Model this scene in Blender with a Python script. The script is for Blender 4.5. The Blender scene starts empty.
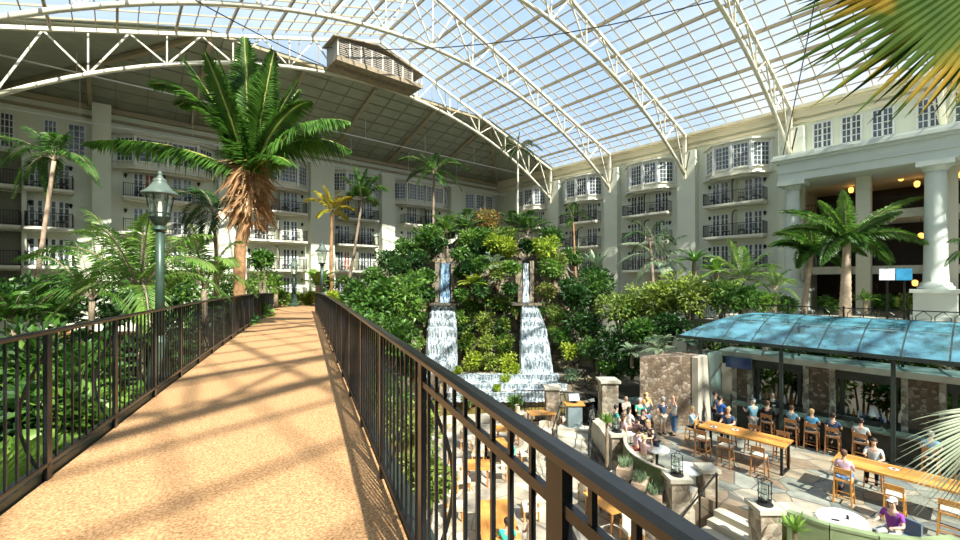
import bpy, math, random
from mathutils import Vector, Matrix
random.seed(7)
RND = random.random
def U(a, b): return a + (b-a)*RND()
S = bpy.context.scene
COL = S.collection
TH = math.radians(40.3)
RX, RY = math.cos(TH), -math.sin(TH)      # camera right in plan
FX, FY = math.sin(TH), math.cos(TH)       # camera forward in plan
FP = 430.0; HZ = 280.0
def LD(lat, d, z=0.0): return Vector((RX*lat+FX*d, RY*lat+FY*d, z))
def W(px, py, d): return LD((px-480)/FP*d, d, (HZ-py)/FP*d)
def Wz(px, py, z):
    d = FP*(-z)/(py-HZ); return W(px, py, d)
def onY(px, Y): # X coordinate on plane Y
    t = (px-480)/FP; return Y*(FX+RX*t)/(FY+RY*t)
def onX(px, X): # Y coordinate on plane X
    t = (px-480)/FP; return X*(FY+RY*t)/(FX+RX*t)
ZF = -8.2    # lower floor
ZT = -7.1    # dining terrace
ZU = -2.5    # upper terrace by the lobby
YB = 46.3; XR = 42.7; XL = -6.6; XM = 18.35; ZE = 14.0; ZR = 21.9; YG = 35.7

# ---------------- materials ----------------
MATS = {}
def _n(nt, t, **k):
    n = nt.nodes.new(t)
    for a, b in k.items(): setattr(n, a, b)
    return n
def mat(name, col, rough=0.6, metal=0.0, var=0.0, scale=8.0, col2=None, bump=0.0, bscale=None, detail=4, trans=0.0, spec=0.5, emis=None, estr=0.0, ramp=None, coord='Object'):
    if name in MATS: return MATS[name]
    m = bpy.data.materials.new(name); m.use_nodes = True
    nt = m.node_tree; b = nt.nodes['Principled BSDF']; out = nt.nodes['Material Output']
    b.inputs['Roughness'].default_value = rough; b.inputs['Metallic'].default_value = metal
    b.inputs['Specular IOR Level'].default_value = spec
    c4 = (*col, 1)
    b.inputs['Base Color'].default_value = c4
    tc = _n(nt, 'ShaderNodeTexCoord')
    nz = _n(nt, 'ShaderNodeTexNoise'); nz.inputs['Scale'].default_value = scale; nz.inputs['Detail'].default_value = detail
    nt.links.new(tc.outputs[coord], nz.inputs['Vector'])
    cr = _n(nt, 'ShaderNodeValToRGB')
    if col2 is None: col2 = tuple(min(1, c*(1-var)) for c in col) if var else tuple(c*0.9 for c in col)
    if ramp:
        els = cr.color_ramp.elements
        while len(els) < len(ramp): els.new(0.5)
        for e, (p, c) in zip(els, ramp): e.position = p; e.color = (*c, 1)
    else:
        cr.color_ramp.elements[0].position = 0.35; cr.color_ramp.elements[0].color = (*col2, 1)
        cr.color_ramp.elements[1].position = 0.65; cr.color_ramp.elements[1].color = c4
    nt.links.new(nz.outputs['Fac'], cr.inputs['Fac']); nt.links.new(cr.outputs['Color'], b.inputs['Base Color'])
    if bump:
        n2 = _n(nt, 'ShaderNodeTexNoise'); n2.inputs['Scale'].default_value = bscale or scale*2; n2.inputs['Detail'].default_value = 5
        nt.links.new(tc.outputs[coord], n2.inputs['Vector'])
        bp = _n(nt, 'ShaderNodeBump'); bp.inputs['Strength'].default_value = bump; bp.inputs['Distance'].default_value = 0.05
        nt.links.new(n2.outputs['Fac'], bp.inputs['Height']); nt.links.new(bp.outputs['Normal'], b.inputs['Normal'])
    if trans:
        tr = _n(nt, 'ShaderNodeBsdfTranslucent'); mx = _n(nt, 'ShaderNodeMixShader'); mx.inputs['Fac'].default_value = trans
        nt.links.new(cr.outputs['Color'], tr.inputs['Color'])
        nt.links.new(b.outputs[0], mx.inputs[1]); nt.links.new(tr.outputs[0], mx.inputs[2]); nt.links.new(mx.outputs[0], out.inputs['Surface'])
    if emis:
        b.inputs['Emission Color'].default_value = (*emis, 1); b.inputs['Emission Strength'].default_value = estr
    MATS[name] = m; return m
def leafmat(name, a, b, trans=0.35, scale=1.5, rough=0.42):
    mid = tuple((x+y)/2 for x, y in zip(a, b))
    return mat(name, a, rough=rough, scale=scale, trans=trans, detail=6, ramp=[(0.3, a), (0.5, mid), (0.7, b)])
def glassmat(name, tint, milky=0.2, mcol=(.9, .95, 1), gloss=0.06, noise=None, diff=False):
    m = bpy.data.materials.new(name); m.use_nodes = True; nt = m.node_tree
    nt.nodes.remove(nt.nodes['Principled BSDF']); out = nt.nodes['Material Output']
    t = _n(nt, 'ShaderNodeBsdfTransparent'); t.inputs['Color'].default_value = (*tint, 1)
    d = _n(nt, 'ShaderNodeBsdfDiffuse' if diff else 'ShaderNodeBsdfTranslucent'); d.inputs['Color'].default_value = (*mcol, 1)
    g = _n(nt, 'ShaderNodeBsdfGlossy'); g.inputs['Roughness'].default_value = 0.08
    a = _n(nt, 'ShaderNodeMixShader'); a.inputs['Fac'].default_value = milky
    b = _n(nt, 'ShaderNodeMixShader'); b.inputs['Fac'].default_value = gloss
    nt.links.new(t.outputs[0], a.inputs[1]); nt.links.new(d.outputs[0], a.inputs[2])
    nt.links.new(a.outputs[0], b.inputs[1]); nt.links.new(g.outputs[0], b.inputs[2]); nt.links.new(b.outputs[0], out.inputs['Surface'])
    if noise:
        tc = _n(nt, 'ShaderNodeTexCoord'); nz = _n(nt, 'ShaderNodeTexNoise'); nz.inputs['Scale'].default_value = noise; nz.inputs['Detail'].default_value = 6
        cr = _n(nt, 'ShaderNodeValToRGB'); cr.color_ramp.elements[0].position = .38; cr.color_ramp.elements[1].position = .62
        cr.color_ramp.elements[0].color = (milky*.4,)*3+(1,); cr.color_ramp.elements[1].color = (min(1, milky*1.6),)*3+(1,)
        nt.links.new(tc.outputs['Object'], nz.inputs['Vector']); nt.links.new(nz.outputs['Fac'], cr.inputs['Fac']); nt.links.new(cr.outputs['Color'], a.inputs['Fac'])
    MATS[name] = m; return m
def stonemat(name, scale, ramp, mortar=(.25, .22, .18), bump=0.6, rough=.8, stretch=(1, 1, 1), mw=.04):
    m = bpy.data.materials.new(name); m.use_nodes = True; nt = m.node_tree; b = nt.nodes['Principled BSDF']
    b.inputs['Roughness'].default_value = rough
    tc = _n(nt, 'ShaderNodeTexCoord'); mp = _n(nt, 'ShaderNodeMapping'); mp.inputs['Scale'].default_value = stretch
    nt.links.new(tc.outputs['Object'], mp.inputs['Vector'])
    v = _n(nt, 'ShaderNodeTexVoronoi'); v.inputs['Scale'].default_value = scale; nt.links.new(mp.outputs[0], v.inputs['Vector'])
    e = _n(nt, 'ShaderNodeTexVoronoi', feature='DISTANCE_TO_EDGE'); e.inputs['Scale'].default_value = scale; nt.links.new(mp.outputs[0], e.inputs['Vector'])
    sep = _n(nt, 'ShaderNodeSeparateColor'); nt.links.new(v.outputs['Color'], sep.inputs[0])
    cr = _n(nt, 'ShaderNodeValToRGB'); els = cr.color_ramp.elements; cr.color_ramp.interpolation = 'CONSTANT'
    while len(els) < len(ramp): els.new(.5)
    for i, (x, c) in enumerate(zip(els, ramp)): x.position = i/len(ramp); x.color = (*c, 1)
    nt.links.new(sep.outputs[0], cr.inputs['Fac'])
    nz = _n(nt, 'ShaderNodeTexNoise'); nz.inputs['Scale'].default_value = scale*4; nt.links.new(tc.outputs['Object'], nz.inputs['Vector'])
    mx = _n(nt, 'ShaderNodeMix', data_type='RGBA', blend_type='OVERLAY'); mx.inputs['Factor'].default_value = .35
    nt.links.new(cr.outputs['Color'], mx.inputs[6]); nt.links.new(nz.outputs['Fac'], mx.inputs[7])
    lt = _n(nt, 'ShaderNodeMath', operation='LESS_THAN'); lt.inputs[1].default_value = mw; nt.links.new(e.outputs['Distance'], lt.inputs[0])
    m2 = _n(nt, 'ShaderNodeMix', data_type='RGBA'); m2.inputs[7].default_value = (*mortar, 1)
    nt.links.new(lt.outputs[0], m2.inputs['Factor']); nt.links.new(mx.outputs[2], m2.inputs[6]); nt.links.new(m2.outputs[2], b.inputs['Base Color'])
    bp = _n(nt, 'ShaderNodeBump'); bp.inputs['Strength'].default_value = bump; bp.inputs['Distance'].default_value = .06
    nt.links.new(e.outputs['Distance'], bp.inputs['Height']); nt.links.new(bp.outputs['Normal'], b.inputs['Normal'])
    MATS[name] = m; return m
def watermat(name, a, b, scale, stretch, rough=.2, bump=.4):
    m = bpy.data.materials.new(name); m.use_nodes = True; nt = m.node_tree; p = nt.nodes['Principled BSDF']
    p.inputs['Roughness'].default_value = rough
    tc = _n(nt, 'ShaderNodeTexCoord'); mp = _n(nt, 'ShaderNodeMapping'); mp.inputs['Scale'].default_value = stretch
    nz = _n(nt, 'ShaderNodeTexNoise'); nz.inputs['Scale'].default_value = scale; nz.inputs['Detail'].default_value = 8; nz.inputs['Roughness'].default_value = .7
    cr = _n(nt, 'ShaderNodeValToRGB'); cr.color_ramp.elements[0].position = .42; cr.color_ramp.elements[1].position = .58
    cr.color_ramp.elements[0].color = (*a, 1); cr.color_ramp.elements[1].color = (*b, 1)
    nt.links.new(tc.outputs['Object'], mp.inputs[0]); nt.links.new(mp.outputs[0], nz.inputs['Vector']); nt.links.new(nz.outputs['Fac'], cr.inputs['Fac']); nt.links.new(cr.outputs['Color'], p.inputs['Base Color'])
    bp = _n(nt, 'ShaderNodeBump'); bp.inputs['Strength'].default_value = bump; nt.links.new(nz.outputs['Fac'], bp.inputs['Height']); nt.links.new(bp.outputs['Normal'], p.inputs['Normal'])
    MATS[name] = m; return m

CREAM = mat('cream_stucco', (.74, .76, .62), .85, var=.06, scale=.6, bump=.1, bscale=30)
CREAM2 = mat('pale_trim', (.74, .72, .60), .7, var=.04, scale=2)
WHITE = mat('white_paint', (.80, .81, .78), .5, var=.03, scale=5)
GREYGREEN = mat('pale_green_paint', (.62, .68, .62), .6, var=.05, scale=1)
STEEL = mat('cream_painted_steel', (.74, .69, .54), .5, var=.08, scale=2)
STEELB = mat('tan_painted_steel', (.40, .33, .21), .5, var=.1, scale=2)
BLACK = mat('black_iron', (.018, .018, .018), .4, var=.3, scale=20, metal=.3)
BRONZE = mat('dark_bronze_paint', (.012, .014, .016), .3, var=.3, scale=30, metal=.2, spec=.6)
CEIL = mat('grey_green_ceiling_panels', (.36, .38, .30), .8, var=.15, scale=1.2)
DECK = mat('tan_aggregate_deck', (.62, .40, .22), .85, scale=55, detail=8, bump=.25, bscale=90, ramp=[(.3, (.24, .115, .045)), (.48, (.46, .245, .105)), (.7, (.66, .43, .23))])
GLASSW = mat('dark_window_glass', (.10, .14, .17), .08, var=.6, scale=.8, spec=.9)
GLASSB = mat('blue_window_glass', (.18, .30, .40), .1, var=.3, scale=.8, spec=.9)
ROOFG = glassmat('roof_glass', (.90, .95, .98), .04, (.92, .96, 1), .03)
LAMPG = glassmat('lamp_glass', (.85, .92, .88), .25, (.9, .95, .9), .15)
SOIL = mat('dark_garden_soil', (.05, .045, .03), .95, var=.4, scale=1.5, bump=.5)
ROCK = stonemat('brown_rock', 1.1, [(.20, .16, .11), (.28, .22, .15), (.14, .12, .09), (.24, .20, .12)], (.06, .05, .04), .9)
RUBBLE = stonemat('rubble_stone', 4.2, [(.30, .25, .18), (.38, .32, .24), (.20, .165, .12), (.46, .41, .32), (.26, .20, .14)], (.30, .27, .22), .7)
RUBBLED = stonemat('brown_rubble_stone', 5.5, [(.15, .105, .065), (.19, .14, .09), (.12, .085, .055), (.27, .22, .17), (.145, .10, .065)], (.11, .08, .055), .7)
PALE = mat('pale_concrete', (.52, .48, .39), .85, var=.12, scale=1.5, bump=.2)
SLATE = stonemat('slate_paving', 1.15, [(.22, .23, .19), (.32, .27, .19), (.16, .18, .17), (.36, .32, .25), (.25, .19, .13), (.27, .28, .24)], (.12, .11, .09), .2, .6, mw=.02)
PAVEL = stonemat('pale_flagstones', 1.0, [(.42, .37, .29), (.50, .45, .36), (.34, .30, .24), (.46, .39, .28)], (.25, .22, .17), .2, .7, mw=.02)
WOODO = mat('orange_wood', (.72, .36, .09), .4, col2=(.52, .22, .05), scale=3, coord='Generated')
WOODB = mat('brown_wood', (.42, .19, .07), .5, var=.4, scale=6)
WOODL = mat('light_wood', (.60, .38, .20), .5, var=.25, scale=6)
CUSH = mat('cream_cushion', (.66, .58, .46), .9, var=.1, scale=8)
GREENV = mat('moss_green_upholstery', (.15, .19, .08), .7, var=.2, scale=3)
TRUNK = mat('grey_palm_trunk', (.36, .28, .19), .85, var=.4, scale=6, bump=.5, bscale=15)
TRUNKO = mat('tan_palm_trunk', (.50, .28, .13), .85, var=.45, scale=8, bump=.6, bscale=18)
DEAD = mat('dry_brown_fronds', (.56, .32, .15), .8, var=.5, scale=3, trans=.25)
LG = leafmat('mid_green_leaf', (.03, .10, .014), (.12, .27, .035))
LGB = leafmat('bright_green_leaf', (.09, .22, .03), (.26, .42, .07))
LGY = leafmat('yellow_green_leaf', (.22, .34, .02), (.55, .62, .07))
LGD = leafmat('dark_green_leaf', (.016, .06, .013), (.06, .16, .03))
LGG = leafmat('grey_green_leaf', (.14, .24, .13), (.36, .46, .28))
LGV = leafmat('olive_leaf', (.13, .20, .03), (.33, .42, .09))
LYO = leafmat('yellow_orange_leaf', (.62, .42, .03), (.40, .46, .05))
LRED = leafmat('reddish_leaf', (.30, .11, .04), (.40, .30, .08))
LPAL = leafmat('pale_sage_leaf', (.38, .46, .30), (.58, .64, .48), scale=5)
LDP = leafmat('deep_palm_leaf', (.03, .10, .012), (.12, .27, .03), scale=2)
LFAN = mat('fan_leaf_green_with_yellow_ends', (.04, .09, .01), .75, spec=.15, trans=.3, scale=2.2, ramp=[(.3, (.025, .07, .006)), (.52, (.07, .12, .01)), (.64, (.36, .24, .02)), (.78, (.28, .11, .02))])
WATER = watermat('falling_water', (.12, .16, .19), (.66, .74, .79), 2.0, (4.2, 4.2, .9))
POOLW = watermat('brown_pond_water', (.13, .10, .03), (.26, .20, .06), .8, (1, 1, 1), .06, .1)
BLUEST = watermat('wet_blue_stone', (.03, .09, .17), (.30, .42, .52), 2.5, (2, 2, .6))
CANOPY = None

# ---------------- mesh builder ----------------
class MB:
    def __init__(s): s.v = []; s.f = []; s.m = []; s.cur = 0
    def add(s, vs, fs):
        o = len(s.v); s.v += [tuple(v) for v in vs]
        for f in fs: s.f.append(tuple(i+o for i in f)); s.m.append(s.cur)
        return s
    def box(s, c, d, rz=0.0, M=None):
        x, y, z = d[0]/2, d[1]/2, d[2]/2
        vs = [Vector((a*x, b*y, e*z)) for a in (-1, 1) for b in (-1, 1) for e in (-1, 1)]
        if M is None:
            cs, sn = math.cos(rz), math.sin(rz)
            vs = [(c[0]+v.x*cs-v.y*sn, c[1]+v.x*sn+v.y*cs, c[2]+v.z) for v in vs]
        else: vs = [Vector(c)+M@v for v in vs]
        return s.add(vs, [(0, 1, 3, 2), (4, 6, 7, 5), (0, 4, 5, 1), (2, 3, 7, 6), (0, 2, 6, 4), (1, 5, 7, 3)])
    def bb(s, x0, x1, y0, y1, z0, z1): return s.box(((x0+x1)/2, (y0+y1)/2, (z0+z1)/2), (abs(x1-x0), abs(y1-y0), abs(z1-z0)))
    def beam(s, a, b, w, h=None, up=Vector((0, 0, 1))):
        a = Vector(a); b = Vector(b); h = h or w; t = (b-a); L = t.length
        if L < 1e-6: return s
        t.normalize(); sd = t.cross(up)
        if sd.length < 1e-3: sd = t.cross(Vector((1, 0, 0)))
        sd.normalize(); n = sd.cross(t)
        vs = [p+sd*(i*w/2)+n*(j*h/2) for p in (a, b) for i, j in ((-1, -1), (1, -1), (1, 1), (-1, 1))]
        return s.add(vs, [(0, 1, 2, 3), (7, 6, 5, 4), (0, 4, 5, 1), (1, 5, 6, 2), (2, 6, 7, 3), (3, 7, 4, 0)])
    def tube(s, pts, r, n=8, cap=True):
        pts = [Vector(p) for p in pts]; rs = r if isinstance(r, (list, tuple)) else [r]*len(pts)
        rings = []; prev = None
        for i, p in enumerate(pts):
            t = (pts[min(i+1, len(pts)-1)]-pts[max(i-1, 0)]).normalized()
            if prev is None:
                a = t.cross(Vector((0, 0, 1)))
                if a.length < .1: a = t.cross(Vector((1, 0, 0)))
            else: a = prev-t*prev.dot(t)
            a.normalize(); prev = a; b = t.cross(a)
            rings.append([p+(a*math.cos(2*math.pi*k/n)+b*math.sin(2*math.pi*k/n))*rs[i] for k in range(n)])
        vs = [v for r_ in rings for v in r_]; fs = []
        for i in range(len(pts)-1):
            for k in range(n):
                fs.append((i*n+k, i*n+(k+1) % n, (i+1)*n+(k+1) % n, (i+1)*n+k))
        if cap: fs.append(tuple(range(n))[::-1]); fs.append(tuple(range((len(pts)-1)*n, len(pts)*n)))
        return s.add(vs, fs)
    def lathe(s, c, prof, n=16, sq=False):
        c = Vector(c); vs = []; fs = []
        for (r, z) in prof:
            for k in range(n):
                a = 2*math.pi*(k+.5)/n; vs.append(c+Vector((r*math.cos(a), r*math.sin(a), z)))
        for i in range(len(prof)-1):
            for k in range(n): fs.append((i*n+k, i*n+(k+1) % n, (i+1)*n+(k+1) % n, (i+1)*n+k))
        fs.append(tuple(range(n))[::-1]); fs.append(tuple(range((len(prof)-1)*n, len(prof)*n)))
        return s.add(vs, fs)
    def prism(s, poly, z0, z1):
        n = len(poly); vs = [(p[0], p[1], z0) for p in poly]+[(p[0], p[1], z1) for p in poly]
        fs = [tuple(range(n))[::-1], tuple(range(n, 2*n))]+[(i, (i+1) % n, n+(i+1) % n, n+i) for i in range(n)]
        return s.add(vs, fs)
    def sphere(s, c, r, nu=12, nv=8, sc=(1, 1, 1), zmin=-1.0):
        vs = []; fs = []; c = Vector(c)
        for j in range(nv+1):
            ph = math.pi*j/nv
            for i in range(nu):
                a = 2*math.pi*i/nu; z = max(zmin, math.cos(ph))
                q = math.sin(ph) if math.cos(ph) > zmin else math.sqrt(max(0, 1-zmin*zmin))*(1-(zmin-math.cos(ph))/(1+zmin+1e-6))
                vs.append(c+Vector((q*math.cos(a)*r*sc[0], q*math.sin(a)*r*sc[1], z*r*sc[2])))
        for j in range(nv):
            for i in range(nu): fs.append((j*nu+i, (j+1)*nu+i, (j+1)*nu+(i+1) % nu, j*nu+(i+1) % nu))
        return s.add(vs, fs)
    def build(s, name, mats, parent=None, smooth=False, loc=None):
        me = bpy.data.meshes.new(name)
        if loc is None and parent is None and s.v:
            xs = [v[0] for v in s.v]; ys = [v[1] for v in s.v]; zs = [v[2] for v in s.v]
            loc = ((min(xs)+max(xs))/2, (min(ys)+max(ys))/2, min(zs))
        off = Vector(loc) if loc is not None else Vector((0, 0, 0))
        if parent is not None and loc is None: off = PW[parent.name]
        me.from_pydata([tuple(Vector(v)-off) for v in s.v], [], s.f)
        mats = mats if isinstance(mats, (list, tuple)) else [mats]
        for m in mats: me.materials.append(m)
        if len(mats) > 1: me.polygons.foreach_set('material_index', s.m)
        if smooth: me.polygons.foreach_set('use_smooth', [True]*len(s.f))
        me.update()
        o = bpy.data.objects.new(name, me); COL.objects.link(o)
        if parent is not None: o.parent = parent; PW[o.name] = off
        else: o.location = off; PW[o.name] = off
        return o
PW = {}   # world origin of each object (all unrotated): children are written in world coordinates
def thing(name, loc, label, cat, group=None):
    o = bpy.data.objects.new(name, None); COL.objects.link(o); o.location = loc; PW[o.name] = Vector(loc); o.empty_display_size = .2
    o['label'] = label; o['category'] = cat
    if group: o['group'] = group
    return o
def tag(o, label, cat, group=None, kind=None):
    o['label'] = label; o['category'] = cat
    if group: o['group'] = group
    if kind: o['kind'] = kind
    return o
def struct(name, mb, m, label=None, smooth=False):
    o = mb.build(name, m, smooth=smooth); o['kind'] = 'structure'
    if label: o['label'] = label
    return o
def part(name, mb, m, parent, smooth=False, label=None, kind=None):
    o = mb.build(name, m, parent, smooth)
    if label: o['label'] = label
    if kind: o['kind'] = kind
    return o
# ---------------- world, camera, light ----------------
cam = bpy.data.cameras.new('camera'); co = bpy.data.objects.new('camera', cam); COL.objects.link(co)
cam.sensor_width = 36; cam.lens = 36*FP/960; cam.shift_y = 10/960; cam.clip_start = .05; cam.clip_end = 500
co.rotation_euler = (math.pi/2, 0, -TH); S.camera = co
sd = Vector((-.15, -1, 1.11)).normalized()
sun = bpy.data.lights.new('sun', 'SUN'); sun.energy = 10.0; sun.angle = .012; sun.color = (1, .93, .80)
so = bpy.data.objects.new('sun', sun); COL.objects.link(so); so.rotation_euler = sd.to_track_quat('Z', 'Y').to_euler(); so.location = (0, -20, 60)
w = bpy.data.worlds.new('sky'); S.world = w; w.use_nodes = True; nt = w.node_tree
bg = nt.nodes['Background']; bg.inputs['Strength'].default_value = .95
tc = _n(nt, 'ShaderNodeTexCoord'); nz = _n(nt, 'ShaderNodeTexNoise'); nz.inputs['Scale'].default_value = 2.2; nz.inputs['Detail'].default_value = 6
cr = _n(nt, 'ShaderNodeValToRGB'); cr.color_ramp.elements[0].position = .42; cr.color_ramp.elements[1].position = .66
cr.color_ramp.elements[0].color = (.44, .62, .88, 1); cr.color_ramp.elements[1].color = (.80, .88, .96, 1)
nt.links.new(tc.outputs['Generated'], nz.inputs['Vector']); nt.links.new(nz.outputs['Fac'], cr.inputs['Fac']); nt.links.new(cr.outputs['Color'], bg.inputs['Color'])
vs_ = S.view_settings; vs_.view_transform = 'Standard'; vs_.look = 'None'; vs_.gamma = 1; vs_.use_curve_mapping = False; vs_.exposure = .35

# ---------------- shell ----------------
struct('floor', MB().bb(XL-.4, XR+8, -28, YB+.4, ZF-.3, ZF), SOIL, 'dark planted ground of the atrium')
def poly_slab(name, pts, z0, z1, m, label): return struct(name, MB().prism(pts, z0, z1), m, label)
wb = MB().bb(XL-.4, XR+.4, YB, YB+.4, ZF, ZE+.3)
for (a, b) in ((-1.4, -.25), (7.2, 9.2), (15.5, 18.0), (23.6, 25.3), (33.6, 36.0)): wb.bb(a, b, YB-.9, YB, ZF, 12.6 if a > 0 else ZE)
struct('wall_back', wb, CREAM, 'cream wall of the left hotel wing')
wr = MB().bb(XR, XR+.4, 10.4, YB, ZF, ZE+.3)
for yc in (35.2, 27.0, 18.7, 10.3): wr.bb(XR-.8, XR, yc-.8, yc+.9, ZF, 12.4)
wr.bb(XR, XR+.4, -28, 10.4, 7.8, ZE+.3)
struct('wall_right', wr, CREAM, 'cream wall of the right hotel wing')
struct('wall_left', MB().bb(XL-.4, XL, -28, YB, ZF, ZE+.3), CREAM, 'cream side wall at the left edge')
struct('wall_behind', MB().bb(XL-.4, XR+8, -28.4, -28, ZF, ZE+.3), CREAM)
# cornices
struct('trim_1', MB().bb(XL, XR, YB-.35, YB, ZE-.45, ZE-.05).bb(XL, XR, YB-.18, YB, 12.9, 13.1), STEELB, 'tan beam along the top of the left wing')
c = MB().bb(XR-.55, XR, -28, YB, ZE-.25, ZE+.1).bb(XR-.35, XR, -28, YB, ZE-.75, ZE-.25).bb(XR-.2, XR, -28, YB, 12.75, 13.0).bb(XR-.7, XR-.55, -28, YB, ZE-.12, ZE+.12)
struct('trim_2', c, mat('sunny_cream_cornice', (.78, .70, .50), .7, var=.05, scale=1), 'stepped cream cornice under the glass roof')
# ---------------- roof ----------------
def rz(X): return ZE + (ZR-ZE)*(1-abs(X-XM)/(XR-XM))
XLE = 2*XM-XR
g = MB()
g.add([(XR, -28, ZE+.32), (XR, YG, ZE+.32), (XM, YG, ZR+.32), (XM, -28, ZR+.32)], [(0, 1, 2, 3)])
g.add([(XLE, -28, ZE+.32), (XM, -28, ZR+.32), (XM, YG, ZR+.32), (XLE, YG, ZE+.32)], [(0, 1, 2, 3)])
zh = ZE+(YB-YG)*.335
xk = XM-(XR-XM)*(1-(zh-ZE)/(ZR-ZE)); xk2 = 2*XM-xk
g.add([(xk, YG, zh), (xk2, YG, zh), (XM, YG, ZR+.3)], [(0, 1, 2)])
gr_ = struct('ceiling_glass', g, ROOFG, 'glazed gable roof of the atrium')
h = MB(); T = .12
h.add([(XL, YB, ZE), (XR, YB, ZE), (xk2, YG, zh), (xk, YG, zh)], [(0, 1, 2, 3)])
h.add([(XL-.7, YG, ZE-.05), (XL-.7, YB, ZE-.05), (XL, YB, ZE), (xk, YG, zh)], [(0, 1, 2, 3)])
h.add([(XR, YG, ZE), (XR, YB, ZE), (xk2, YG, zh)], [(0, 1, 2)])
n0 = len(h.v); h.add([(a, b, c_+.25) for a, b, c_ in h.v], [tuple(i for i in f) for f in h.f])
struct('ceiling', h, CEIL, 'grey-green solid hip ceiling over the left wing')
# seams & rafters under the hip ceiling
sm = MB()
def hipz(Y): return ZE+(YB-Y)*.335
for k in range(1, 9):
    Y = YB-k*1.2; f = (YB-Y)/(YB-YG)
    sm.beam((XL+(xk-XL)*f, Y, hipz(Y)-.03), (XR+(xk2-XR)*f, Y, hipz(Y)-.03), .06, .08)
for k in range(24):
    X = -4+k*2.0
    if X > 42: break
    Yt = YG
    if X < xk: Yt = YB-(X-XL)/(xk-XL)*(YB-YG)
    if X > xk2: Yt = YB-(XR-X)/(XR-xk2)*(YB-YG)
    sm.beam((X, YB-.3, hipz(YB-.3)-.03), (X, Yt, hipz(Yt)-.03), .05, .07)
struct('trim_3', sm, mat('dark_seams', (.24, .25, .20), .8), 'dark panel seams of the solid ceiling')
rf = MB()
for X in (-1.5, 5.2, 11.8, 18.0, 24.7, 31.4):
    a = (X, YB-.4, hipz(YB-.4)-.2); b = (X, YG+.1, hipz(YG+.1)-.2)
    if X < xk: Yt = YB-(X-XL)/(xk-XL)*(YB-YG); b = (X, Yt, hipz(Yt)-.2)
    rf.beam(a, b, .28, .3)
rf.beam((XR-.6, YB-.4, ZE-.05), (xk2, YG+.1, zh-.2), .3, .3); rf.beam((XL+.6, YB-.4, ZE-.05), (xk, YG+.1, zh-.2), .3, .3)
struct('trim_4', rf, STEELB, 'tan rafters under the solid ceiling')
# purlins and glazing bars
pu = MB(); th = MB(); gb = MB()
N = 8
for sgn in (-1, 1):
    for i in range(N*3+1):
        if i == 0 and sgn == 1: continue
        X = XM+sgn*(XR-XM)*i/(N*3); z = rz(X)
        if i % 3 == 0: pu.beam((X, -28, z+.02), (X, YG, z+.02), .13, .24)
        else: th.beam((X, -28, z+.2), (X, YG, z+.2), .055, .09)
    Y = YG-.7
    while Y > -20:
        gb.beam((XM, Y, ZR+.12), (XM+sgn*(XR-XM), Y, ZE+.12), .06, .1); Y -= 1.41
struct('trim_5', pu, STEELB, 'thick purlins of the glass roof')
struct('trim_6', th, STEELB, 'thin glazing bars along the glass roof')
struct('trim_7', gb, STEELB, 'thin glazing bars running up the roof slope')
# trusses
R_ = 41.25
def az(X): # arch bottom chord
    dx = X-XM; return 17.6-(R_-math.sqrt(max(0, R_*R_-dx*dx)))
tl = ['farthest white arched roof truss, edging the solid ceiling', 'arched roof truss landing between the two far bay windows', 'arched roof truss landing left of the large bay window', 'arched roof truss landing at the left end of the portico', 'arched roof truss over the middle of the portico', 'roof truss above the footbridge start', 'roof truss behind the viewpoint']
for i, Y in enumerate((YG, 27.2, 18.9, 10.4, 1.9, -6.6, -15.1)):
    t = thing('roof_truss', (XM, Y, 9.9), tl[i], 'roof truss', 'arched steel trusses under the glass roof')
    n = 28; pts = [(XLE+.6+(XR-XLE-1.2)*k/n, Y, az(XLE+.6+(XR-XLE-1.2)*k/n)) for k in range(n+1)]
    part('bottom_chord', MB().tube(pts, .15, 8), STEEL, t, True)
    tp = MB()
    for s_ in (-1, 1): tp.beam((XM, Y, ZR-.25), (XM+s_*(XR-XM-.8), Y, ZE+.05), .22, .22)
    part('top_chord', tp, STEEL, t)
    wbm = MB(); K = 12
    for k in range(K):
        X = XLE+.8+(XR-XLE-1.6)*k/K; X2 = XLE+.8+(XR-XLE-1.6)*(k+1)/K; xm = (X+X2)/2
        wbm.beam((X, Y, az(X)), (xm, Y, rz(xm)-.3), .1, .1); wbm.beam((xm, Y, rz(xm)-.3), (X2, Y, az(X2)), .1, .1)
        wbm.beam((X, Y, az(X)), (X, Y, rz(X)-.3), .09, .09)
    for s_ in (-1, 1):
        X = XM+s_*(XR-XM-.75); wbm.beam((X, Y, 9.7), (X, Y, ZE), .28, .28)
        wbm.beam((X, Y-.5, 12.3), (X, Y+.5, 12.3), .12, .12); wbm.beam((X, Y-.5, 12.3), (X, Y, 9.8), .1, .1); wbm.beam((X, Y+.5, 12.3), (X, Y, 9.8), .1, .1)
    part('web', wbm, STEEL, t)
# gable glazing bars at YG
gg = MB()
for X in [xk+1.5+k*1.6 for k in range(int((xk2-xk-1.5)/1.6))]: gg.beam((X, YG, zh), (X, YG, rz(X)), .05, .05)
gg.beam((xk, YG, zh), (xk2, YG, zh), .16, .2)
struct('trim_8', gg, STEELB, 'mullions of the gable glazing')
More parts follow.
